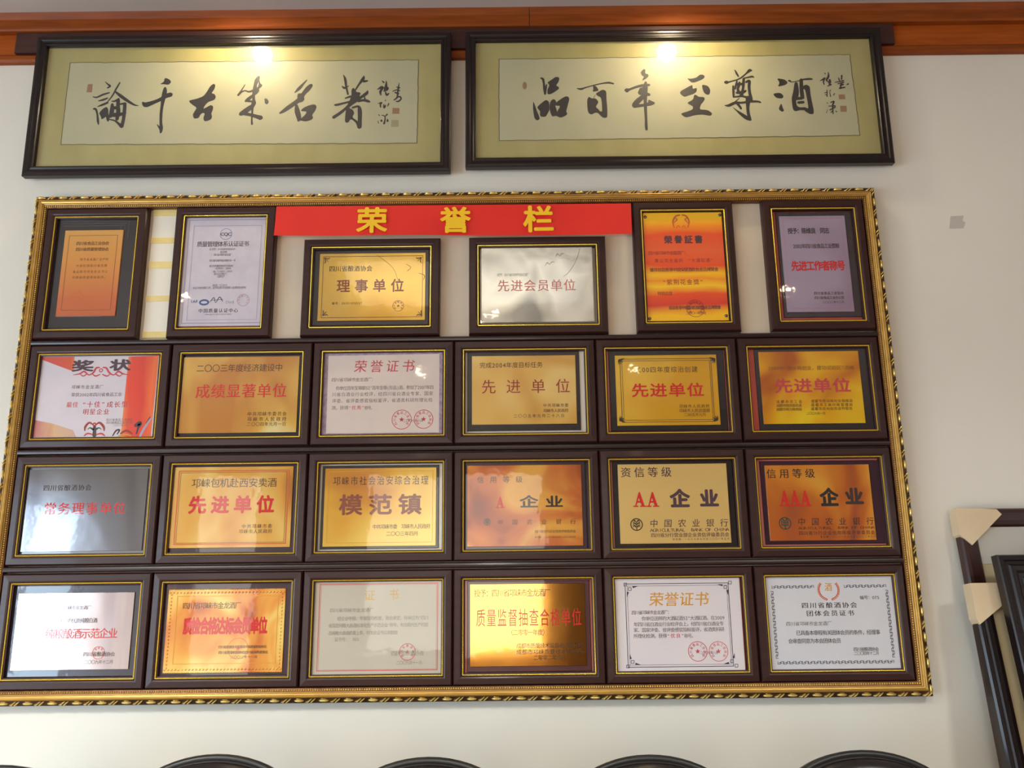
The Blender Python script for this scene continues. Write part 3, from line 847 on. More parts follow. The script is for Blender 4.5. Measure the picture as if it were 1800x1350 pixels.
a.line('award_lettering', '最佳', 117, 137, 711.5, 9, 'pink', .01); a.line('award_lettering', '“十佳”', 145, 184, 711, 10, 'rose', .01); a.line('award_lettering', '成长型', 188, 224, 711, 10, 'rose', .01); a.line('award_lettering', '明星企业', 146, 191.5, 724, 9.5, 'rose', .01)
a.line('body_lettering', '四川省食品工业协会', 187, 233, 737.7, 4.2, 'grey'); a.line('body_lettering', '四川省食品工业办公室', 187, 233, 742.8, 4.2, 'grey'); a.line('body_lettering', '二〇〇二年十月', 199, 223, 747.8, 3.6, 'grey')
a.done()

a = row(2, 2, 'framed_plaque', 'framed golden plaque with a row of six red characters under a thin long heading', liner=L_DARK, board=(323.5, 623.5, 528, 765.5), sheet=(323.5, 628, 520.5, 759.5),
        smat=plate('honey_plate', [(.28, (228, 210, 146)), (.5, (222, 178, 84)), (.78, (194, 130, 60))], 4.2, 0.24, .20, stretch=(1.3, 1, .8), seed=21))
a.line('title_lettering', '二〇〇三年度经济建设中', 346, 496.5, 647, 12.5, 'brown'); a.line('award_lettering', '成绩显著单位', 345, 503, 687.5, 23, 'red', .012)
a.line('body_lettering', '中共邛崃市委员会', 435, 503.5, 727.5, 7, 'brown'); a.line('body_lettering', '邛崃市人民政府', 435, 503, 736.7, 7, 'brown'); a.line('body_lettering', '二〇〇四年元月一日', 434, 502.5, 745.5, 6.5, 'brown')
a.done()

a = row(2, 3, 'framed_certificate', 'framed certificate with a pinkish red title and two red seals inside a purple border', paper=True, liner=L_DARK, sheet=(568, 619, 777, 763), smat=simple('purple_border_print', (142, 116, 142), .5, var=(172, 150, 168), scale=90))
a.patch([(577.5, 625.5), (772.5, 622), (771.5, 760), (573, 762)], simple('cream_pink_paper', (218, 202, 190), .5, var=(210, 194, 184), scale=12), 'inner_sheet')
a.line('title_lettering', '荣誉证书', 624, 728, 644, 20, 'rose', .008, None, .12)
a.line('body_lettering', '四川省邛崃市金龙酒厂：', 583, 660, 667.5, 6.6, 'grey', .004, None, .15)
a.line('body_lettering', '\u3000你单位百年至尊酿52°百年至尊(珍品)酒，参加了2007年四', 584, 762, 681.7, 6.8, 'grey', .004)
a.line('body_lettering', '川省白酒业行业检评，经四川省白酒业专家、国家', 584, 761, 692.6, 6.8, 'grey', .004); a.line('body_lettering', '评委、省评委感官指标鉴评，省酒类科研所理化检', 584, 760, 704, 6.8, 'grey', .004)
a.line('body_lettering', '测，获得', 583, 612, 717, 6.8, 'grey', .004); a.line('award_lettering', '“优秀”', 613, 640, 716.7, 6.8, 'rose', .006); a.line('body_lettering', '称号。', 641, 658, 717, 6.8, 'grey', .004)
a.seal(706, 737.5, 17.5, 'rose', SEALTXT); a.seal(744.5, 736.8, 17, 'rose', SEALTXT); a.line('body_lettering', '二〇〇七年八月', 709, 744, 739.5, 5, 'grey'); a.done()

a = row(2, 4, 'framed_plaque', 'framed gold plaque with four dark red characters and white strips beside its board', liner=L_WHITE, board=(821.5, 618.5, 1021.5, 756), sheet=(829.5, 626, 1014.5, 744.5),
        smat=plate('amber_plate', [(.25, (238, 210, 136)), (.55, (222, 178, 92)), (.8, (196, 136, 56))], 3.6, 0.20, .20, seed=31))
a.line('title_lettering', '完成2004年度目标任务', 843.5, 953.5, 641.8, 9.5, 'brown'); a.line('award_lettering', '先进单位', 847.5, 1001, 679.5, 23, 'dred', .006)
a.line('body_lettering', '中共邛崃市委', 955, 999, 712.5, 6, 'brown'); a.line('body_lettering', '邛崃市人民政府', 955, 999, 721.7, 6, 'brown'); a.line('body_lettering', '二〇〇五年元月二十八日', 903, 992, 731, 6, 'brown'); a.done()

a = row(2, 5, 'framed_plaque', 'framed bright gold plaque with a double line border and sprigs in its corners', liner=L_PINK, board=(1069, 616, 1281, 756), sheet=(1080.5, 625, 1267, 746.5),
        smat=plate('lemon_gold_plate', [(.3, (232, 186, 66)), (.7, (220, 164, 40))], 4, 0.24, .20, seed=41))
a.box((1089, 631, 1257, 741), .9, 'ink'); a.box((1092.5, 634.5, 1254, 737.5), .7, 'ink')
for cx, cy, sx, sy in ((1090, 634, 1, 1), (1254, 632, -1, 1), (1092, 738, 1, -1), (1259, 737, -1, -1)):
    for dx, dy, w in ((8, 1, 2.2), (7, 5, 2.4), (4, 8, 2.2), (0.5, 9, 1.8), (10, -2, 1.6)):
        a.stroke([(cx - 3 * sx, cy - 2 * sy, .5), (cx + (dx * .6 - 3) * sx, cy + (dy * .5 - 2) * sy, w), (cx + (dx - 2) * sx, cy + (dy - 2) * sy, .5)], 'ink', 'corner_sprig')
a.line('title_lettering', '二00四年度综治创建', 1116.5, 1226, 649.7, 10, 'brown'); a.line('award_lettering', '先进单位', 1111.5, 1236, 686, 22, 'red', .022, 27)
a.line('body_lettering', '邛崃市人民政府', 1194, 1247, 714, 6.3, 'brown'); a.line('body_lettering', '邛崃市人民武装部', 1194, 1248, 721.8, 6.3, 'brown'); a.line('body_lettering', '二00五年元月', 1202.5, 1241, 728.8, 6, 'brown'); a.done()

a = row(2, 6, 'framed_plaque', 'framed yellow gold plaque with four red characters above two blocks of small lines', liner=L_RED, board=(1324.5, 611.5, 1537.5, 754.5), sheet=(1333, 618.5, 1522, 743.5),
        bmat=simple('charcoal_board', (54, 48, 48), .22, coat=.3), smat=plate('yellow_orange_plate', [(.25, (240, 206, 40)), (.5, (232, 164, 26)), (.78, (184, 94, 28))], 4.6, 0.26, .20, seed=52))
a.line('title_lettering', '2009年“家乡再创业，建功试验区”活动', 1350, 1500.5, 646.8, 7.6, 'ochre', .006); a.line('award_lettering', '先进单位', 1362.5, 1494, 678, 23, 'rose', .024, 29)
for i, (t, u) in enumerate((('成都市总工会', '成都市劳动和社会保障局'), ('成都市国资委机关', '成都市工商行政管理局'), ('成都市地方税务局', '成都市农村信用合作联社')) ):
    a.line('body_lettering', t, 1365, 1409.5, 706 + 6.8 * i, 5.4, 'brown', .006); a.line('body_lettering', u, 1426, 1498.5, 704.7 + 6.8 * i, 5.4, 'brown', .006)
a.line('body_lettering', '二〇〇九年一月', 1417.5, 1451, 726.7, 5, 'brown'); a.done()

# ---- third row
a = row(3, 1, 'framed_plaque', 'framed grey silver plaque with six red characters and a white edge strip', liner=L_WHITE, board=(44, 822, 257, 972.5), sheet=(49, 826, 249, 968),
        bmat=simple('grey_board', (120, 116, 114), .3, .4), smat=plate('grey_silver_plate', [(.3, (150, 150, 152)), (.7, (112, 110, 116))], 3, .14, .8, stretch=(2, 1, .4), seed=61))
a.line('title_lettering', '四川省酿酒协会', 76.5, 160, 857.5, 10, 'ink', .008); a.line('award_lettering', '常务理事单位', 78, 220, 894, 20, 'red', .012); a.done()

a = row(3, 2, 'framed_plaque', 'framed orange gold plaque with four bold red characters inside a fretwork border', liner=L_DARK, board=(306, 818.5, 519.5, 970), sheet=(307, 821.5, 509.5, 961.5), bmat=PURPLEB,
        smat=plate('orange_honey_plate', [(.25, (222, 186, 100)), (.5, (210, 150, 58)), (.78, (146, 76, 38))], 3.8, 0.24, .20, seed=71))
a.box((314.5, 827.5, 502.5, 956), 2.0, 'orange'); a.box((318, 831, 499, 953), .7, 'ochre')
a.line('title_lettering', '邛崃包机赴西安卖酒', 337.5, 486, 849, 15, 'brown', .004); a.line('award_lettering', '先进单位', 333, 480.5, 887.5, 28, 'red', .04); a.line('body_lettering', '中共邛崃市委', 425, 478, 925, 7, 'brown'); a.line('body_lettering', '邛崃市人民政府', 420, 478, 934, 7, 'brown'); a.done()

a = row(3, 3, 'framed_plaque', 'framed gold plaque with three large brown characters under a long heading', liner=L_WHITE, board=(567.5, 819, 770.5, 963.5), sheet=(572, 823.5, 766, 959),
        smat=plate('marigold_plate', [(.28, (226, 194, 92)), (.6, (216, 162, 56)), (.85, (188, 116, 48))], 3.4, 0.20, .20, seed=81))
a.line('title_lettering', '邛崃市社会治安综合治理', 586, 752.5, 845, 14.5, 'brown', .0, 12); a.line('award_lettering', '模范镇', 598, 739, 887.5, 33, 'umber', .03, 37)
a.line('body_lettering', '中共邛崃市委\u3000邛崃市人民政府', 655, 756, 925.5, 8, 'brown'); a.line('body_lettering', '二〇〇三年四月', 679, 735, 938, 7.5, 'brown'); a.box((578, 829, 760, 953), .6, 'gold'); a.done()

a = row(3, 4, 'framed_plaque', 'framed mottled copper plaque with a single red letter A', liner=L_DARK, board=(818, 812, 1033, 966), sheet=(821, 818.5, 1025.5, 959), bmat=PURPLEB,
        smat=plate('copper_plate', [(.22, (214, 154, 58)), (.42, (194, 106, 38)), (.6, (156, 70, 32)), (.8, (118, 54, 38))], 4.5, 0.26, .20, seed=92, detail=3, dist=1.2))
a.line('title_lettering', '信用等级', 839, 918, 843.3, 11, 'brown', .0, 11); a.letters_a((879,), 883, 17, 20); a.line('award_lettering', '企', 915, 944.5, 882, 20, 'ink', .03); a.line('award_lettering', '业', 960, 988.5, 882, 19, 'ink', .03)
bank_logo(a.bag('emblem', 'green'), a.fr, 856.3, 917.5, 6, YT); a.line('body_lettering', '中国农业银行', 875, 1012, 917.5, 8.5, 'brown', .004, 9, .1)
a.line('body_lettering', '四川省分行企业信用评审委员会', 940, 1012, 934, 5, 'brown'); a.line('body_lettering', '有效期：一九九八年元月至二〇〇〇年元月', 940, 1012, 944, 3.4, 'brown'); a.done()

a = row(3, 5, 'framed_plaque', 'framed plain pale gold plaque with red double A and a round emblem', liner=L_PINK, board=(1075.5, 810.5, 1297, 961.5), sheet=(1085.5, 816.5, 1286, 954),
        smat=simple('pale_gold_plate', (222, 186, 112), .32, .15, var=(216, 180, 106), scale=3))
a.line('title_lettering', '资信等级', 1091.7, 1179.5, 830.3, 16.5, 'plum', .012)
a.letters_a((1124, 1147), 878, 23.5, 26); a.line('award_lettering', '企', 1179.5, 1210.5, 876.7, 29, 'plum', .05); a.line('award_lettering', '业', 1231.5, 1261.5, 876.5, 28, 'plum', .05)
bank_logo(a.bag('emblem', 'ink'), a.fr, 1119, 922, 11, YT); a.line('body_lettering', '中国农业银行', 1143, 1279.5, 919.7, 13, 'plum', .006, 13, .1)
a.line('body_lettering', 'AGRICULTURAL  BANK OF CHINA', 1143, 1281.5, 931.3, 7, 'plum', .0, 9); a.line('body_lettering', '四川省分行营业部企业资信评级委员会', 1144.5, 1281.5, 940.3, 7.2, 'plum', .014); a.line('body_lettering', '有效期：一九九九年五月至二〇〇一年五月', 1182.5, 1282, 947.6, 3.6, 'plum'); a.done()

a = row(3, 6, 'framed_plaque', 'framed tarnished copper plaque with red triple A and a round emblem', liner=L_PINK, board=(1334.5, 811, 1560, 955), sheet=(1344, 818, 1541, 949), bmat=PURPLEB,
        smat=plate('tarnished_copper_plate', [(.22, (234, 178, 66)), (.45, (222, 140, 50)), (.65, (190, 98, 42)), (.82, (146, 82, 58))], 4.5, 0.26, .20, seed=101, dist=1.0))
a.line('title_lettering', '信用等级', 1348, 1431.5, 832.5, 15.5, 'black', .012); a.letters_a((1379, 1397, 1415.5), 876, 21, 28)
a.line('award_lettering', '企', 1443, 1472, 874.7, 29, 'black', .05); a.line('award_lettering', '业', 1486.7, 1516, 873, 27, 'ink', .05)
bank_logo(a.bag('emblem', 'green'), a.fr, 1380, 920, 11, YT); a.line('body_lettering', '中国农业银行', 1403, 1535.5, 916.7, 12.5, 'ink', .006, 12, .1)
a.line('body_lettering', 'AGRICULTURAL  BANK OF CHINA', 1403.5, 1537, 927.6, 6, 'brown', .0, 8); a.line('body_lettering', '四川省分行企业信用等级评审委员会', 1404.5, 1538, 936.6, 7, 'ink', .006); a.line('body_lettering', '有效期：二〇〇一年元月至二〇〇二年元月', 1442, 1539.5, 943.3, 3.6, 'ink'); a.done()

# ---- bottom row
a = row(4, 1, 'framed_plaque', 'framed pale silver plaque with a pink edge strip and a small round seal', liner=L_PINK, board=(18, 1030, 236.5, 1188.5), sheet=(33, 1043, 225, 1176.5), bmat=simple('blue_black_board', (44, 42, 56), .2, coat=.4),
        smat=plate('pale_silver_plate', [(.3, (214, 200, 200)), (.7, (190, 176, 182))], 4, .12, .7, stretch=(3, 1, .3), seed=111))
a.line('body_lettering', '四川省邛崃市金龙酒厂', 92.5, 160, 1068.3, 7, 'ink'); a.line('body_lettering', '你厂生产的优质纯粮白酒', 89, 171, 1091, 8.5, 'ink', .008); a.line('award_lettering', '纯粮酿酒示范企业', 80, 206, 1114, 17, 'red', .01)
a.line('body_lettering', '四川省酿酒协会', 146.5, 202, 1150, 7.5, 'ink', .01); a.seal(173, 1147.5, 11, 'rose', '四川省酿酒协会', .8); a.line('body_lettering', '二〇〇九年十二月', 148, 198.5, 1163.7, 6.5, 'ink'); a.done()

a = row(4, 2, 'framed_plaque', 'framed orange plaque with an embossed beaded edge and one dense red line', liner=L_GREY, board=(283, 1026.5, 509, 1189.5), sheet=(297, 1036.5, 495.5, 1181.5), bmat=PURPLEB,
        smat=plate('embossed_orange_plate', [(.22, (234, 198, 104)), (.45, (226, 156, 62)), (.65, (204, 110, 44)), (.82, (160, 80, 46))], 5.5, 0.26, .20, seed=122, dist=1.0))
x0, x1, z0, z1 = a.q
ob = MB()
for i in range(34):
    t = (i + .5) / 34
    for z in (z0 + .008, z1 - .008): ob.ellipsoid((x0 + (x1 - x0) * t, YP, z), [Vector((.003, 0, .0015)), Vector((-.0012, 0, .0022)), Vector((0, -.0016, 0))], 7, 2, True)
for i in range(1, 23):
    t = (i + .5) / 24
    for x in (x0 + .008, x1 - .008): ob.ellipsoid((x, YP, z0 + (z1 - z0) * t), [Vector((.0026, 0, 0)), Vector((0, 0, .0026)), Vector((0, -.0016, 0))], 7, 2, True)
for i in range(52):
    t = (i + .5) / 52
    for z, s in ((z0 + .001, -1), (z1 - .001, 1)): ob.ellipsoid((x0 + (x1 - x0) * t, YP + .0004, z), [Vector((.0020, 0, .0012 * s)), Vector((-.0008, 0, .0016)), Vector((0, -.0014, 0))], 6, 2, True)
ob.build('embossed_edge', a.sheet.data.materials[0], a.root, True)
rect_line(a.bag('printed_border', 'gold'), a.fr, (312, 1048, 484, 1166), 1.0, YT)
a.line('title_lettering', '四川省邛崃市金龙酒厂', 321.5, 423.5, 1064.7, 11, 'brown', .006); a.line('award_lettering', '质检合格达标会员单位', 322.5, 469, 1100.5, 27, 'red', .05, 15.5)
a.line('body_lettering', '四川省质量技术监督局中国质量检验协会', 384, 468.5, 1137, 5.2, 'brown', .012); a.line('body_lettering', '四川省质量检验协会四川省消费者协会', 384, 471, 1146.7, 5.4, 'brown', .014); a.line('body_lettering', '二〇〇二年十一月', 405, 452, 1155, 5, 'brown'); a.seal(418, 1140, 18, 'orange', '', .8, True); a.done()

a = row(4, 3, 'framed_certificate', 'framed greyish certificate with a thin red border and two gold title characters', paper=True, liner=L_WHITE, sheet=(551, 1022, 775.5, 1187), smat=simple('grey_paper', (192, 184, 164), .5, var=(184, 176, 156), scale=8))
a.box((562, 1026.5, 769, 1178), 1.3, 'pink'); a.box((564.5, 1028.5, 766.5, 1176), .5, 'pink')
a.line('title_lettering', '证', 640.5, 658.5, 1046.7, 18, 'pgold', .006); a.line('title_lettering', '书', 685, 700.5, 1045, 19, 'pgold', .006)
a.line('body_lettering', '四川省邛崃市金龙酒厂', 580, 657, 1072.7, 6.8, 'dim', .004)
for t, q0, q1, y in (('\u3000\u3000经企业申报、专家现场检查，我会审定，你单位为“四川', 580, 753, 1086.7), ('省固态纯粮大曲酒标准化生产示范企业”称号，有效期内生产的固', 577.5, 752.5, 1099), ('态纯粮大曲酒质量上乘，特发此证书以资鼓励', 577.5, 698.5, 1112.5), ('证书号：\u3000005', 588, 631, 1124)):
    a.line('body_lettering', t, q0, q1, y, 7, 'dim', .004)
a.seal(716, 1146, 14.5, 'rose', '四川省酿酒协会'); a.line('body_lettering', '四川省酿酒协会', 688, 745, 1148.5, 8, 'dim', .006); a.line('body_lettering', '二〇〇九年十一月', 696.5, 742, 1165, 7, 'dim', .004); a.done()

a = row(4, 4, 'framed_plaque', 'framed cream and red gold plaque with ten tall thin red characters', liner=L_PINK, board=(821.5, 1022, 1040.5, 1179.5), sheet=(826, 1027, 1031.5, 1170), bmat=WINEB,
        smat=plate('mirror_gold_plate', [(.3, (236, 178, 84)), (.7, (226, 160, 66))], 3, .08, .97, seed=131, bump=.04))
a.line('title_lettering', '授予：四川省邛崃市金龙酒厂', 834, 967, 1042.5, 12.5, 'ink', .006, 10); a.line('award_lettering', '质量监督抽查合格单位', 837.5, 1021, 1086, 29, 'red', .006, 15)
a.line('body_lettering', '（二零零一年度）', 893, 963, 1112, 10, 'dred', .012, 8.5); a.line('body_lettering', '成都市质量技术监督局邛崃分局', 908, 1024.5, 1134.7, 8.5, 'brown', .006); a.line('body_lettering', '成都市邛崃质量技术检测所', 908, 1024.5, 1145.8, 8.5, 'brown', .006); a.line('body_lettering', '二零零二年元月', 938, 994.5, 1156, 8.5, 'brown', .006); a.done()

a = row(4, 5, 'framed_certificate', 'framed white certificate with an orange gold title and knotted line corners', paper=True, liner=L_RED, sheet=(1080, 1017, 1310.5, 1182), smat=simple('white_paper', (224, 216, 214), .45, var=(216, 208, 210), scale=6))
qo = (1099.5, 1024.5, 1290.5, 1171)
a.box((1098, 1026, 1290, 1171.5), 1.1, 'navy'); a.box((1102, 1030, 1286.5, 1167.5), .5, 'plum')
for cx, cy, sx, sy in ((1098.5, 1027, 1, 1), (1283.5, 1023.5, -1, 1), (1103.5, 1172, 1, -1), (1295, 1170.5, -1, -1)):
    for ox, oy in ((0, 0), (8, 8)):
        a.stroke([(cx + ox * sx - 2 * sx, cy + oy * sy - 2 * sy, .9), (cx + (ox + 3) * sx, cy + (oy - 2) * sy, .9)], 'navy', 'printed_border'); a.stroke([(cx + (ox + 3) * sx, cy + (oy - 2) * sy, .9), (cx + (ox + 3) * sx, cy + (oy + 3) * sy, .9)], 'navy', 'printed_border')
        a.stroke([(cx + (ox + 3) * sx, cy + (oy + 3) * sy, .9), (cx + (ox - 2) * sx, cy + (oy + 3) * sy, .9)], 'navy', 'printed_border'); a.stroke([(cx + (ox - 2) * sx, cy + (oy + 3) * sy, .9), (cx + (ox - 2) * sx, cy + (oy - 2) * sy, .9)], 'navy', 'printed_border')
    a.poly([(cx + 13 * sx, cy + 3.5 * sy), (cx + 23 * sx, cy + 3.5 * sy), (cx + 14 * sx, cy + 7 * sy)], 'navy', 'printed_border'); a.poly([(cx + 3.5 * sx, cy + 13 * sy), (cx + 7 * sx, cy + 14 * sy), (cx + 3.5 * sx, cy + 23 * sy)], 'navy', 'printed_border')
a.line('title_lettering', '荣誉证书', 1142.5, 1245, 1053.5, 23, 'gold', .012, None, .12)
a.line('body_lettering', '四川省邛崃市金龙酒厂：', 1110.5, 1180, 1076.7, 6.8, 'ink', .004, None, .12); a.line('body_lettering', '你单位送样的大酒缸酒52°大酒缸酒，在2009', 1128, 1273.5, 1086.7, 7.3, 'grey', .006)
a.line('body_lettering', '年四川省白酒业行业检评会上，经四川省白酒业专', 1114, 1272, 1097, 7.3, 'grey', .006); a.line('body_lettering', '家、国家评委、省评委感官指标鉴评，省酒类科研', 1114, 1273, 1107, 7.3, 'grey', .006)
a.line('body_lettering', '所理化检测，获得', 1114, 1172, 1118, 7.3, 'grey', .006); a.line('award_lettering', '“优良”', 1173, 1202, 1117.7, 7.3, 'rose', .008); a.line('body_lettering', '称号。', 1203, 1222, 1117.8, 7.3, 'grey', .006)
a.seal(1226.5, 1145, 17, 'rose', SEALTXT); a.seal(1263, 1145, 17, 'pink', SEALTXT); a.line('body_lettering', '二〇〇九年八月', 1231, 1262, 1147.5, 5, 'grey'); a.done()

a = row(4, 6, 'framed_certificate', 'framed white certificate with a dark key pattern border and a wheat wreath emblem', paper=True, liner=L_DARK, sheet=(1344, 1014.5, 1586.5, 1178), smat=simple('cool_white_paper', (212, 212, 214), .45, var=(206, 206, 210), scale=6))
kb = a.bag('key_border', 'navy')
xa, z1 = a.fr.hit(1356.5, 1032, YT); xb, z0 = a.fr.hit(1572, 1163, YT)
def key(cx, cz, ux, uz):
    L = .0146; Hh = .0056; w = .0011
    def P(u, v): return (cx + (u - .5) * L * ux + (v - .5) * Hh * uz, cz + (u - .5) * L * uz + (v - .5) * Hh * ux)
    for seq in ([(.04, 1), (.04, 0), (.46, 0), (.46, .62), (.24, .62)], [(.96, 0), (.96, 1), (.54, 1), (.54, .38), (.76, .38)]):
        for p, q in zip(seq, seq[1:]):
            A_, B2 = Vector((*P(*p), 0)), Vector((*P(*q), 0)); d = (B2 - A_).normalized() * w * .5; nn = Vector((-d.y, d.x, 0))
            kb.poly([tuple((A_ - d + nn)[:2]), tuple((A_ - d - nn)[:2]), tuple((B2 + d - nn)[:2]), tuple((B2 + d + nn)[:2])], YT)
nx = 19
for i in range(nx):
    t = (i + .5) / nx; x = xa + (xb - xa) * t
    key(x, z0, 1, 0)
    if not (.36 < t < .64): key(x, z1, 1, 0)
nzk = 11
for i in range(nzk):
    z = z0 + .010 + (z1 - z0 - .020) * (i + .5) / nzk
    key(xa, z, 0, 1); key(xb, z, 0, 1)
ex, ez = a.fr.hit(1456.5, 1037, YT); s = a.fr.scale(1456, 1037, YT)[0]
em = a.bag('wreath_emblem', 'orange')
for sg in (-1, 1):
    for i in range(13):
        th = math.radians(-80 + 112 * i / 12); r = 17.5 * s
        c = Vector((ex + sg * r * math.cos(th), ez + r * math.sin(th) * .95)); d = Vector((-sg * math.sin(th), math.cos(th)))
        for o in (-.55, .55):
            dd = (d + Vector((sg * math.cos(th), math.sin(th))) * o).normalized(); nn = Vector((-dd.y, dd.x))
            em.poly([tuple(c), tuple(c + dd * 2.2 * s + nn * .9 * s), tuple(c + dd * 4.6 * s), tuple(c + dd * 2.2 * s - nn * .9 * s)], YT)
a.line('wreath_emblem', '酒', 1450, 1462, 1032, 14, 'gold', .012, None, .1)
a.line('body_lettering', '编号：075', 1511.5, 1545.5, 1050.3, 6.8, 'ink', .004); a.line('title_lettering', '四川省酿酒协会', 1409.5, 1506, 1064, 9.5, 'ink', .014, 11); a.line('title_lettering', '团体会员证书', 1418, 1501, 1078, 9.5, 'ink', .014, 11)
a.line('body_lettering', '四川省邛崃市金龙酒厂', 1382, 1461.5, 1096.3, 7.2, 'grey', .004, None, .12); a.line('body_lettering', '已具备本章程有关团体会员的条件，经理事', 1399.5, 1547, 1112, 8.2, 'ink', .006); a.line('body_lettering', '会审查同意为本会团体会员', 1386, 1478, 1126.7, 8.2, 'ink', .006)
a.line('body_lettering', '四川省酿酒协会', 1500.5, 1544.5, 1141.2, 6.6, 'ink', .006); a.line('body_lettering', '二〇〇四年十二月', 1501.5, 1545, 1148.4, 6.4, 'ink', .004); a.done()

# ------------------------------------------------------------------ red banner
FBN = Frame((-.0045, -.0395, ZC + .576))
bn = thing('honour_banner', 'red banner strip with three yellow characters across the top of the gilt frame', 'banner', FBN)
tl, tr, br, bl = FBN.hit(486, 363, 0), FBN.hit(1109, 357.5, 0), FBN.hit(1110.5, 413.5, 0), FBN.hit(482, 415, 0)
bm = MB(); NX, NZ = 60, 6; rows_ = []
for j in range(NZ + 1):
    v = j / NZ; r = []
    for i in range(NX + 1):
        u = i / NX
        x = (tl[0] * (1 - u) + tr[0] * u) * (1 - v) + (bl[0] * (1 - u) + br[0] * u) * v
        z = (tl[1] * (1 - u) + tr[1] * u) * (1 - v) + (bl[1] * (1 - u) + br[1] * u) * v
        y = -.0012 * v * (1 + math.sin(u * 19 + 1)) - .0018 * v * v * (1 + math.sin(u * 8.3))
        r.append((x, y, z - .0012 * v * math.sin(u * 11)))
    rows_.append(r)
bm.loops(rows_, closed=False); bm.build('cloth_strip', BANNERM, bn, True)
for ch, x0, x1, y0, y1 in (('荣', 629.5, 678, 366, 409.5), ('誉', 776.5, 824.5, 365, 409.5), ('栏', 922.5, 971, 363, 408.5)):
    bl_ = MB(); add_line(bl_, FBN, ch, x0, x1, (y0 + y1) / 2, (y1 - y0) * .93, -.0068, .032)
    bl_.build('yellow_character', BANNERY, bn)

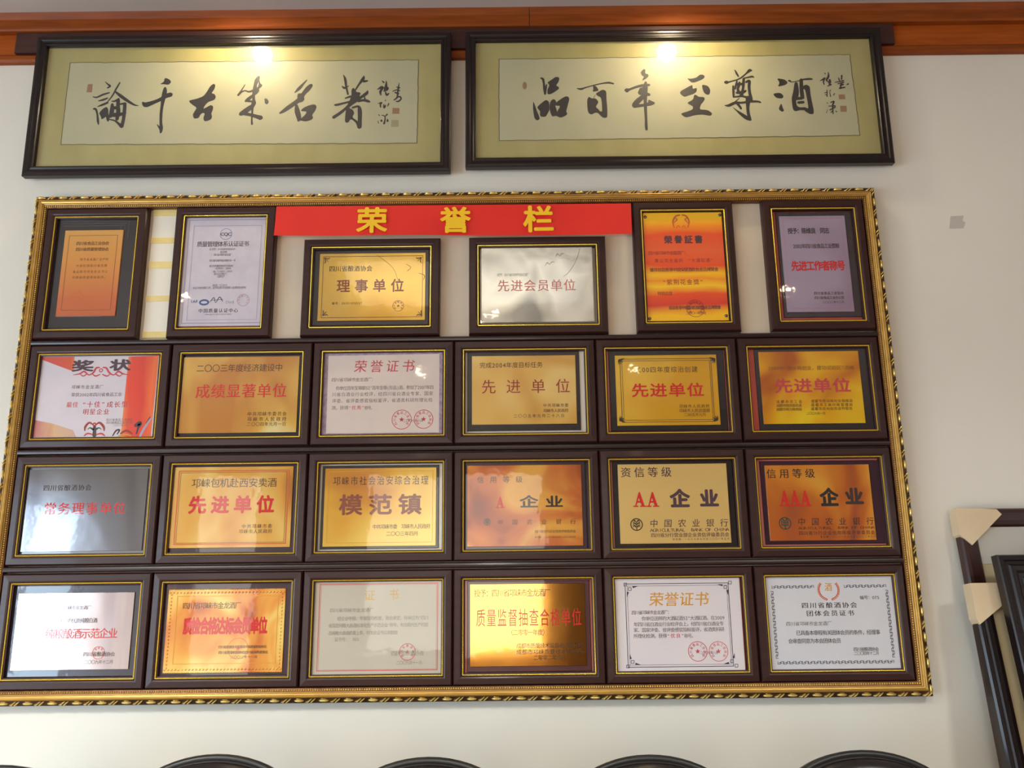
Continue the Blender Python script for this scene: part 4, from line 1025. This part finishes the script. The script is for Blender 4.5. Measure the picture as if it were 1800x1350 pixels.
# ------------------------------------------------------------------ the two long calligraphy frames
CAL_L = [
 (150, 130, 13.5, [
  'S 470,185,15 530,240,35 585,290,55 520,335,30', 'S 820,205,35 740,340,45 640,520,40 520,670,25', 'S 700,410,40 850,530,80 1050,670,65 1180,740,40 1265,750,15',
  'S 180,540,20 270,555,40 420,490,50 570,445,35', 'S 310,640,20 420,615,55 525,575,40', 'S 290,775,20 400,735,55 530,680,55', 'S 200,830,50 250,840,50 285,960,45 300,1120,55 315,1200,25',
  'P 320,930 410,830 500,775 545,830 550,960 585,1040 550,1140 505,1110 490,1010 430,1060 385,1080 365,1000', 'S 620,645,20 700,645,50 800,585,40', 'S 640,720,70 630,880,110 600,1010,90',
  'S 780,620,90 775,760,90 780,900,100 750,1080,80', 'S 640,810,90 780,800,80', 'S 600,970,100 760,970,110 950,930,60', 'S 940,700,80 925,900,85 900,1100,80 860,1250,95', 'S 800,720,40 940,700,60',
  'S 570,1080,30 700,1110,40 800,1190,60 850,1240,80']),
 (235, 130, 13.5, ['P 735,95 800,105 860,140 890,185 865,225 820,260 700,240 615,245 720,185', 'S 745,330,60 735,430,110 700,600,100 670,780,70 650,950,70 645,1150,65 655,1290,80 640,1390,50',
  'S 555,1200,15 610,1270,50 650,1340,60', 'S 215,680,50 290,730,130 450,680,100 620,610,90 780,520,110 880,490,120']),
 (310, 130, 13.5, ['P 300,630 480,590 640,530 720,430 800,290 890,225 930,270 900,370 830,460 900,470 940,540 905,615 760,660 680,740 635,830 700,800 825,730 880,780 860,870 825,940 850,1010 820,1080 740,1115 665,1125 635,1050 680,935 620,925 565,970 535,1045 420,1065 385,970 430,890 485,800 400,745 310,670']),
 (400, 125, 13.5, ['S 415,320,20 340,440,30 250,570,50', 'S 260,560,50 340,490,45 420,465,35 500,490,45 600,465,60', 'S 740,135,60 700,220,110 660,330,80 650,420,100 620,560,70 620,680,70 620,760,110 590,870,60 585,1000,45 575,1150,40 580,1260,50',
  'P 750,200 780,300 825,320 815,370 745,420 755,470 700,540 640,580 620,480 720,380 735,330', 'S 620,560,60 500,660,90 430,715,60', 'S 480,715,50 600,720,50', 'S 600,820,100 450,930,130 310,1020,100', 'S 400,1010,80 560,1040,80 700,1080,95 790,1110,120',
  'P 870,655 920,645 970,700 975,750 930,795 885,765 880,700']),
 (475, 130, 13.5, ['S 870,145,25 790,230,50 680,350,80 580,445,20', 'S 975,265,80 900,340,120 780,480,100 720,580,120 600,680,110 440,790,110 300,890,80 225,930,40', 'P 645,460 760,460 800,560 815,600 760,670 640,680',
  'S 620,740,60 640,880,125 680,1040,110 670,1110,60', 'P 710,880 790,800 920,745 1050,715 1105,770 1070,870 985,980 1025,1040 960,1095 830,1130 740,1105 680,1110 745,1040 820,980 875,890']),
 (575, 125, 13.5, ['S 390,95,20 430,200,60 455,380,50 495,550,45', 'S 355,360,25 410,400,60 480,370,30 515,345,15', 'S 875,120,30 850,190,80 760,310,50 670,450,40', 'S 960,230,40 870,245,60',
  'P 575,450 620,385 670,450 700,500 770,500 800,530 770,590 780,660 700,740 590,810 500,880 440,930 480,800 540,690 580,560', 'S 430,645,35 560,600,60', 'S 180,800,40 230,800,60 400,760,50 560,720,50', 'S 960,470,30 930,530,80 820,610,70 720,680,80',
  'S 740,715,60 860,690,60 960,710,70 1020,735,25', 'S 885,590,30 900,680,40', 'S 560,780,100 440,890,70 300,1000,75 150,1100,80', 'S 510,910,120 500,1050,140 470,1190,100', 'P 500,900 600,900 650,1000 595,1070 620,1150 510,1150',
  'S 600,870,50 740,840,60 775,950,100 775,1150,95 765,1330,110', 'S 590,1120,40 700,1210,60 740,1300,60']),
 (645, 130, 13.5, ['S 355,160,15 400,200,45', 'S 460,170,20 455,280,60 430,360,60 420,400,40', 'S 250,365,20 340,320,70 370,330,60 320,420,60 330,500,30', 'S 400,330,30 490,330,50 470,380,50 400,410,30', 'S 440,430,30 470,500,50 520,460,30',
  'S 260,705,15 350,680,40 320,720,40 325,790,30', 'S 440,620,25 440,642,20', 'S 400,720,20 410,800,50 445,730,20', 'S 490,770,20 520,700,30', 'S 280,960,15 295,985,30', 'S 260,1110,10 275,1170,20', 'S 340,1100,50 350,1120,50', 'S 350,980,20 420,1000,25 430,1080,30 405,1180,50',
  'S 440,1000,20 480,960,40', 'S 490,1070,20 490,1120,55', 'S 765,220,15 745,330,35 730,450,40 715,560,40 640,620,30', 'S 700,310,20 775,330,40', 'S 610,415,20 700,380,30 780,400,30', 'S 670,440,40 750,470,40', 'S 700,560,30 780,540,40 810,590,35 750,650,40 690,650,25']),
]
CAL_R = [
 (915, 125, 13.5, ['S 475,165,30 530,190,60 555,300,50 565,420,60 580,540,40', 'S 620,320,30 590,450,60 580,545,50', 'P 630,270 730,210 830,135 900,140 925,180 900,260 840,345 885,360 920,400 880,450 720,550 640,550 635,450 690,330',
  'P 300,710 340,800 390,950 430,1040 460,1140 390,1175 330,1120 305,980 295,850', 'P 395,850 480,770 590,685 650,700 680,750 690,920 640,1010 600,1085 490,1085 455,1040 470,960 410,890',
  'P 690,780 730,690 790,660 830,690 850,740 840,815 825,825 870,955 870,1075 830,1060 760,1085 720,1020 690,900', 'P 842,742 960,660 1060,600 1120,600 1165,650 1110,850 1080,970 1115,1000 1085,1050 960,1110 855,1070 868,955 950,825 832,822']),
 (1000, 125, 13.5, ['S 190,410,20 290,425,55 400,390,35 600,335,30 800,290,35 950,275,50 1060,300,35', 'P 570,350 640,350 705,440 690,475 560,490 580,430',
  'P 630,540 720,480 800,435 890,470 890,680 910,830 915,1090 870,1110 800,1105 690,990 620,985 540,1035 470,1000 445,930 430,700 470,600 540,650 640,645 710,735 630,850 710,910 725,950 795,965 780,720 755,620 690,595', 'S 625,570,10 580,650,12']),
 (1080, 115, 11.25, ['P 515,140 560,85 600,70 615,100 605,160 660,170 680,205 640,255 540,310 590,215 550,210', 'S 225,490,70 250,490,95 300,475,50 420,430,50 540,400,60 690,385,50', 'S 620,330,40 610,420,100 600,540,110 610,680,70 615,850,60 625,1050,50 630,1200,55 635,1270,50',
  'S 540,470,90 490,545,60', 'S 500,560,50 640,570,70 690,580,60', 'S 560,620,90 450,720,110 380,790,80', 'S 390,800,90 550,790,60 700,760,80 780,745,50', 'P 670,670 740,705 800,730 790,775 660,775']),
 (1180, 120, 13.5, ['P 370,235 450,250 590,225 680,150 750,150 800,195 760,250 640,305 540,340 470,335', 'P 505,385 505,495 605,460 605,550 540,605 400,650 310,685 205,600 220,540 350,470', 'P 720,385 870,415 930,520 910,610 870,635 790,600 750,520',
  'P 540,630 590,630 650,680 770,680 800,725 760,800 700,860 670,980 840,985 930,1030 975,1085 930,1130 840,1115 740,1095 560,1110 360,1170 290,1140 220,1075 400,1020 510,975 520,900 360,825 520,745']),
 (1260, 115, 13.5, ['S 430,110,25 470,190,50 515,265,35', 'S 830,125,35 780,120,80 700,190,40 580,290,40 480,340,35 350,375,35 280,395,40', 'S 195,400,60 225,400,90 265,395,60', 'S 640,305,30 760,280,45 840,265,50 880,285,25', 'S 390,490,50 395,620,60 400,750,50',
  'S 400,750,35 500,740,45 600,730,50 720,760,60 800,780,80', 'S 480,370,40 450,480,50 440,560,40', 'S 540,400,50 520,480,70 500,560,60 520,640,90', 'S 640,310,60 630,450,70 620,560,60 580,720,90', 'S 480,450,80 640,440,60', 'S 470,650,60 600,640,80 690,600,45',
  'S 690,400,50 770,370,70 765,500,70 780,650,70 810,780,80 800,840,90', 'S 740,760,110 740,860,110 735,1000,75 750,1150,75 780,1260,80', 'S 800,1290,60 700,1240,100 560,1140,70 460,1060,30 380,990,8', 'S 190,950,20 290,950,70 430,890,70 600,885,55 760,860,60 960,855,50 1040,880,40',
  'S 530,780,20 440,860,30 360,910,30', 'S 470,880,70 540,970,60 575,1025,55']),
 (1350, 120, 13.5, ['P 205,235 380,260 450,310 465,350 410,400 225,440 280,345', 'P 110,605 250,580 320,600 375,665 340,720 200,710', 'P 315,820 350,940 385,1000 340,1040 245,970', 'S 485,295,35 520,300,50 570,325,25 720,300,25 850,265,45 1000,255,55 1060,260,20',
  'P 630,330 700,330 720,430 735,540 728,660 660,780 690,900 760,930 880,920 860,1000 760,990 650,1025 590,980 555,720 600,560', 'S 790,270,80 790,420,90 800,560,95 820,680,90 845,710,50', 'S 680,720,80 800,710,80', 'S 720,815,70 840,805,70',
  'P 830,420 900,385 980,420 995,470 1010,640 1105,1080 1000,1095 850,1000 850,905 965,970 930,750 880,500 840,500']),
 (1420, 115, 13.5, ['S 390,175,12 415,200,30', 'S 485,165,20 490,260,50 450,330,50 450,370,40', 'S 290,365,15 380,320,50 400,300,45 370,390,35 390,450,30', 'S 520,340,50 520,400,60 470,380,30', 'S 470,490,25 555,455,30 500,440,35', 'S 390,655,12 460,635,30', 'S 455,580,20 455,740,25', 'S 410,700,15 450,690,25',
  'S 540,585,25 520,620,12 540,740,25', 'S 605,710,15 635,670,25', 'S 450,885,15 475,900,20', 'S 440,1130,15 470,1040,8', 'S 540,880,25 620,855,35 590,950,40 600,1150,25', 'S 495,965,20 650,960,35', 'S 520,1060,25 650,990,35', 'S 545,1120,20 590,1080,30', 'S 660,1080,20 690,1105,25',
  'S 805,235,35 800,330,35', 'S 730,300,25 750,360,30', 'S 645,405,20 850,360,35', 'S 710,435,25 850,400,35', 'S 770,470,40 840,450,45', 'S 750,545,40 880,520,35', 'S 800,420,30 770,540,40', 'S 915,465,10 960,440,40']),
]
TILT = math.radians(1.0)


def calligraphy(label, out, inn, paper, chars, seals):
    fr = Frame((0, -.0415, ZC + out[4]), TILT)          # local y=0 is the front of the frame
    a = fr.hit(*out[0], 0); b = fr.hit(*out[1], 0); c = fr.hit(*out[2], 0); d = fr.hit(*out[3], 0)
    x0, x1 = (a[0] + c[0]) / 2, (b[0] + d[0]) / 2; z0, z1 = (c[1] + d[1]) / 2, (a[1] + b[1]) / 2
    fr.o = fr.o + fr.R @ Vector(((x0 + x1) / 2, 0, z0))
    w, h = x1 - x0, z1 - z0; cz = h / 2
    root = thing('framed_calligraphy', label, 'calligraphy', fr)
    MB().frame(w, h, [(0, .022), (0, .004), (.003, .001), (.008, 0), (.012, .0005), (.0145, .003), (.0195, .004), (.0235, .0015), (.0265, .0015), (.0285, .004), (.0290, .012), (.0290, .022)], 0, cz).build('frame', EBONY, root)
    iw, ih = w / 2 - .0285, h / 2 - .0285
    MB().box(-iw, iw, .016, .021, cz - ih, cz + ih).build('silk_mount', SILK, root)
    yp = .0155
    pa = fr.hit(*paper[0], yp); pb = fr.hit(*paper[1], yp); pc = fr.hit(*paper[2], yp); pd = fr.hit(*paper[3], yp)
    rnd = random.Random(5)
    def wav(p, q, n=26):
        r = []
        for i in range(n):
            t = i / n; k = (rnd.random() - .5) * .0016
            r.append((p[0] * (1 - t) + q[0] * t + (k if abs(q[0] - p[0]) < .2 else 0), p[1] * (1 - t) + q[1] * t + (k if abs(q[0] - p[0]) > .2 else 0)))
        return r
    ol = wav(pa, pb, 60) + wav(pb, pd) + wav(pd, pc, 60) + wav(pc, pa)
    MB().poly(ol, yp).build('paper', XUAN, root)
    ed = MB()
    for i in range(len(ol)):
        p, q = ol[i], ol[(i + 1) % len(ol)]; dx, dz = q[0] - p[0], q[1] - p[1]; L = math.hypot(dx, dz) or 1; nx_, nz_ = -dz / L * .0009, dx / L * .0009
        ed.poly([(p[0] - nx_, p[1] - nz_), (p[0] + nx_, p[1] + nz_), (q[0] + nx_, q[1] + nz_), (q[0] - nx_, q[1] - nz_)], yp - .0002)
    ed.build('paper_edge', EDGE, root)
    yi = yp - .0004
    for k, (ox, oy, sc, strokes) in enumerate(chars):
        mb = MB(); pm = fr.scale(ox + 50, oy + 50, yi)[0] / sc
        for st in strokes:
            pts = [tuple(float(v) for v in p.split(',')) for p in st[2:].split()]
            if st[0] == 'S':
                ribbon(mb, [(*fr.hit(ox + p[0] / sc, oy + p[1] / sc, yi), p[2] * pm) for p in pts], yi)
            else:
                mb.lift = getattr(mb, 'lift', 0) + 1; mb.poly(chaikin([fr.hit(ox + p[0] / sc, oy + p[1] / sc, yi) for p in pts]), yi - .00001 * mb.lift)
        mb.build('brush_signature' if k == len(chars) - 1 else 'brush_character', INK, root)
    for q, mt in seals:
        p = [fr.hit(*v, yi) for v in q]
        MB().poly(p, yi).build('seal_print', mt, root)
    MB().box(-iw, iw, .0105, .0115, cz - ih, cz + ih).build('glass_pane', PANE, root)
    return root


calligraphy('long black framed calligraphy of six brush characters starting with the dense many-stroked one',
            ((66, 61.3), (794, 57.5), (35.8, 306.7), (789.8, 301.6), .72), None, ((123.4, 110.4), (735.6, 105.3), (106.8, 254.3), (733, 251.7)), CAL_L,
            [(((154.5, 148), (163, 147.5), (161.5, 162.5), (152, 162)), SEALRED), (((690, 189.5), (702, 190), (702, 200), (689.5, 200)), SEALRED), (((688, 211), (701, 211), (700.5, 223), (687.5, 223)), SEALPALE)])
calligraphy('long black framed calligraphy whose six brush characters start with the one of three boxes',
            ((820, 54), (1546.5, 46.7), (815.8, 295), (1575.4, 283), .73), None, ((877, 104.3), (1493.6, 95.8), (877.4, 247.4), (1511.6, 238)), CAL_R,
            [([(922.3 + 4 * math.cos(t * .628), 150.5 + 6.8 * math.sin(t * .628)) for t in range(10)], SEALRED), (((1474, 166), (1485, 166), (1486, 174.5), (1475, 174.5)), SEALRED), (((1477, 186), (1488, 186), (1488.5, 196.5), (1477.5, 196.5)), SEALRED)])

# ------------------------------------------------------------------ picture frames leaning beside the chairs


def leaning(label, tl, y_top, tilt, w, prof, mat, bw, card=None, sheet=None):
    """A frame standing on the floor, leaning back against the wall; tl = picture position of its top corner."""
    d = ray(*tl); p = CAM + d * ((y_top - CAM.y) / d.y)
    h = p.z / math.cos(tilt)
    # base edge on the floor
    o = Vector((p.x + w / 2, p.y - p.z * math.tan(tilt), 0))
    fr = Frame(o, -tilt)
    root = thing('leaning_picture_frame', label, 'picture frame', fr, 'picture frames leaning on the wall')
    MB().frame(w, h - .006, prof, 0, h / 2 + .003).build('frame', mat, root)
    MB().box(-w / 2 + bw - .004, w / 2 - bw + .004, .014, .018, bw, h - bw).build('backing', TAN, root)
    if sheet:
        MB().box(-w / 2 + bw - .004, w / 2 - bw + .004, .012, .0135, h - bw - sheet, h - bw).build('sheet_and_glare', SHEET_GLARE, root)  # in the hindmost frame this pale colour stands for streaky glare on glass
    MB().box(-w / 2 + bw - .003, w / 2 - bw + .003, .009, .010, bw, h - bw).build('film_cover', FILM, root)
    if card:
        pts = []
        for q in card:
            pts.append(fr.hit(*q, -.003))
        MB().prism(pts, -.003, .030).build('cardboard_corner', CARD, root)
    return root


PA = [(0, .026), (0, .006), (.004, .001), (.012, 0), (.030, .003), (.040, .006), (.045, .010), (.045, .026)]
PB = [(0, .026), (0, .004), (.004, 0), (.012, 0), (.016, .004), (.020, .001), (.028, .001), (.033, .005), (.042, .008), (.045, .012), (.045, .026)]
PC = [(0, .026), (0, .003), (.003, 0), (.012, 0), (.015, .004), (.022, .004), (.026, 0), (.036, .001), (.042, .006), (.050, .008), (.053, .005), (.057, .006), (.060, .012), (.060, .026)]
leaning('tall dark wooden frame, hindmost of three leaning ones, with the topmost cardboard corner', (1680, 894), -.040, .1165, .95, PA, MAHOG, .045,
        ((1679, 893), (1751.5, 895), (1761, 904), (1709.5, 958), (1687, 940)), .09)
leaning('dark ridged frame with the lower cardboard corner, middle one of three leaning frames', (1705.5, 1024.5), -.108, .150, .80, PB, EBONY, .045,
        ((1705, 1025), (1766, 1024), (1770.5, 1057), (1723, 1097.5), (1717, 1088)))
leaning('ridged black frame without cardboard, frontmost of the three leaning frames', (1752.5, 975), -.150, .1594, .75, PC, EBONY, .060, None, .5)

# ------------------------------------------------------------------ chairs along the wall


def make_chair(px, py, label, turn=0.0):
    yb = -.27
    d = ray(px, py); p = CAM + d * ((yb - CAM.y) / d.y)
    fr = Frame((p.x, yb - .30, 0), 0, turn)
    c = thing('leather_chair', label, 'chair', fr, 'black leather chairs along the wall')
    return c, p.z


def chair_parts(top):
    """Meshes of one padded chair; local origin on the floor below the seat, back towards +y."""
    a, b = .198, .132
    zs_ = top - b; lean = .10
    def outline(k, n=56):
        r = []
        for i in range(n):
            t = 2 * math.pi * i / n
            x, z = a * math.cos(t), math.sin(t)
            if z >= 0: z = zs_ + b * z
            else:
                z = zs_ + (.50 - zs_) * (-z) ** .8; x = x * (1 if abs(z - zs_) < .01 else 1)
                x = math.copysign(max(abs(a * math.cos(t)) ** .45 * a ** .55 * .86, abs(a * math.cos(t))), math.cos(t)) if abs(math.cos(t)) > 1e-6 else 0
            zc = (zs_ + .5) / 2 + .04
            r.append((x * k, zc + (z - zc) * k))
        return r
    def yy(z): return .30 + (z - top) * lean
    pad = MB(); rings = []
    for k, dy in ((.97, -.028), (.965, -.040), (.93, -.050), (.85, -.055), (.70, -.060), (.50, -.063), (.25, -.065), (.02, -.066)):
        rings.append([(x, yy(z) + dy + .012 * (x / a) ** 2 * -1, z) for x, z in outline(k)])
    pad.loops(rings, caps=True)
    pip = MB().tube([(x, yy(z) - .020 - .012 * (x / a) ** 2, z) for x, z in outline(.985)], .0075, 8, closed=True)
    shell = MB(); rings = []
    for k, dy in ((.97, -.03), (.995, -.015), (.985, .005), (.9, .014), (.6, .018), (.02, .018)):
        rings.append([(x, yy(z) + dy - .012 * (x / a) ** 2, z) for x, z in outline(k)])
    shell.loops(rings, caps=True)
    seat = MB(); rings = []
    for s, z in ((.9, .40), (1, .415), (1, .455), (.96, .475), (.8, .485), (.02, .488)):
        rings.append([(.2 * s * math.copysign(abs(math.cos(t)) ** .55, math.cos(t)), .01 + .22 * s * math.copysign(abs(math.sin(t)) ** .55, math.sin(t)), z) for t in [2 * math.pi * i / 40 for i in range(40)]])
    seat.loops(rings, caps=True)
    legs = []
    for sx in (-1, 1):
        for sy in (-1, 1):
            legs.append(MB().tube([(sx * .165, .01 + sy * .18, .41), (sx * .175, .01 + sy * .195, .0)], [.015, .011], 10))
    post = [MB().tube([(sx * .13, .21, .43), (sx * .13, .255, .52), (sx * .13, yy(.60) + .004, .60)], .011, 8) for sx in (-1, 1)]
    return [('back_pad', pad, LEATHER, True), ('piping', pip, PIPING, True), ('back_shell', shell, LEATHER, True), ('seat', seat, LEATHER, True)] + \
           [('leg', l, CHROME, True) for l in legs] + [('back_post', q, CHROME, True) for q in post]


CH = [(14, 1342, 'black leather chair under the pale silver plaque with the pink edge'), (388, 1323, 'black leather chair under the orange plaque with the embossed beaded edge'), (755, 1328, 'black leather chair under the greyish certificate with the thin red border'),
      (1137, 1324, 'black leather chair under the white certificate with the orange gold title'), (1506, 1316, 'black leather chair under the certificate with the key pattern border')]
meshes = None
for i, (px, py, lab) in enumerate(CH):
    c, top = make_chair(px, py, lab)
    if meshes is None:
        ref = 1.15
        meshes = [(nm, mb.mesh(nm, mt, sm)) for nm, mb, mt, sm in chair_parts(ref)]
    dz = top - .004 - ref
    for nm, me in meshes:
        put(nm, me, c)
    c.scale = (1, 1, top / ref)

bpy.data.objects.remove(_to); bpy.data.curves.remove(_tc)
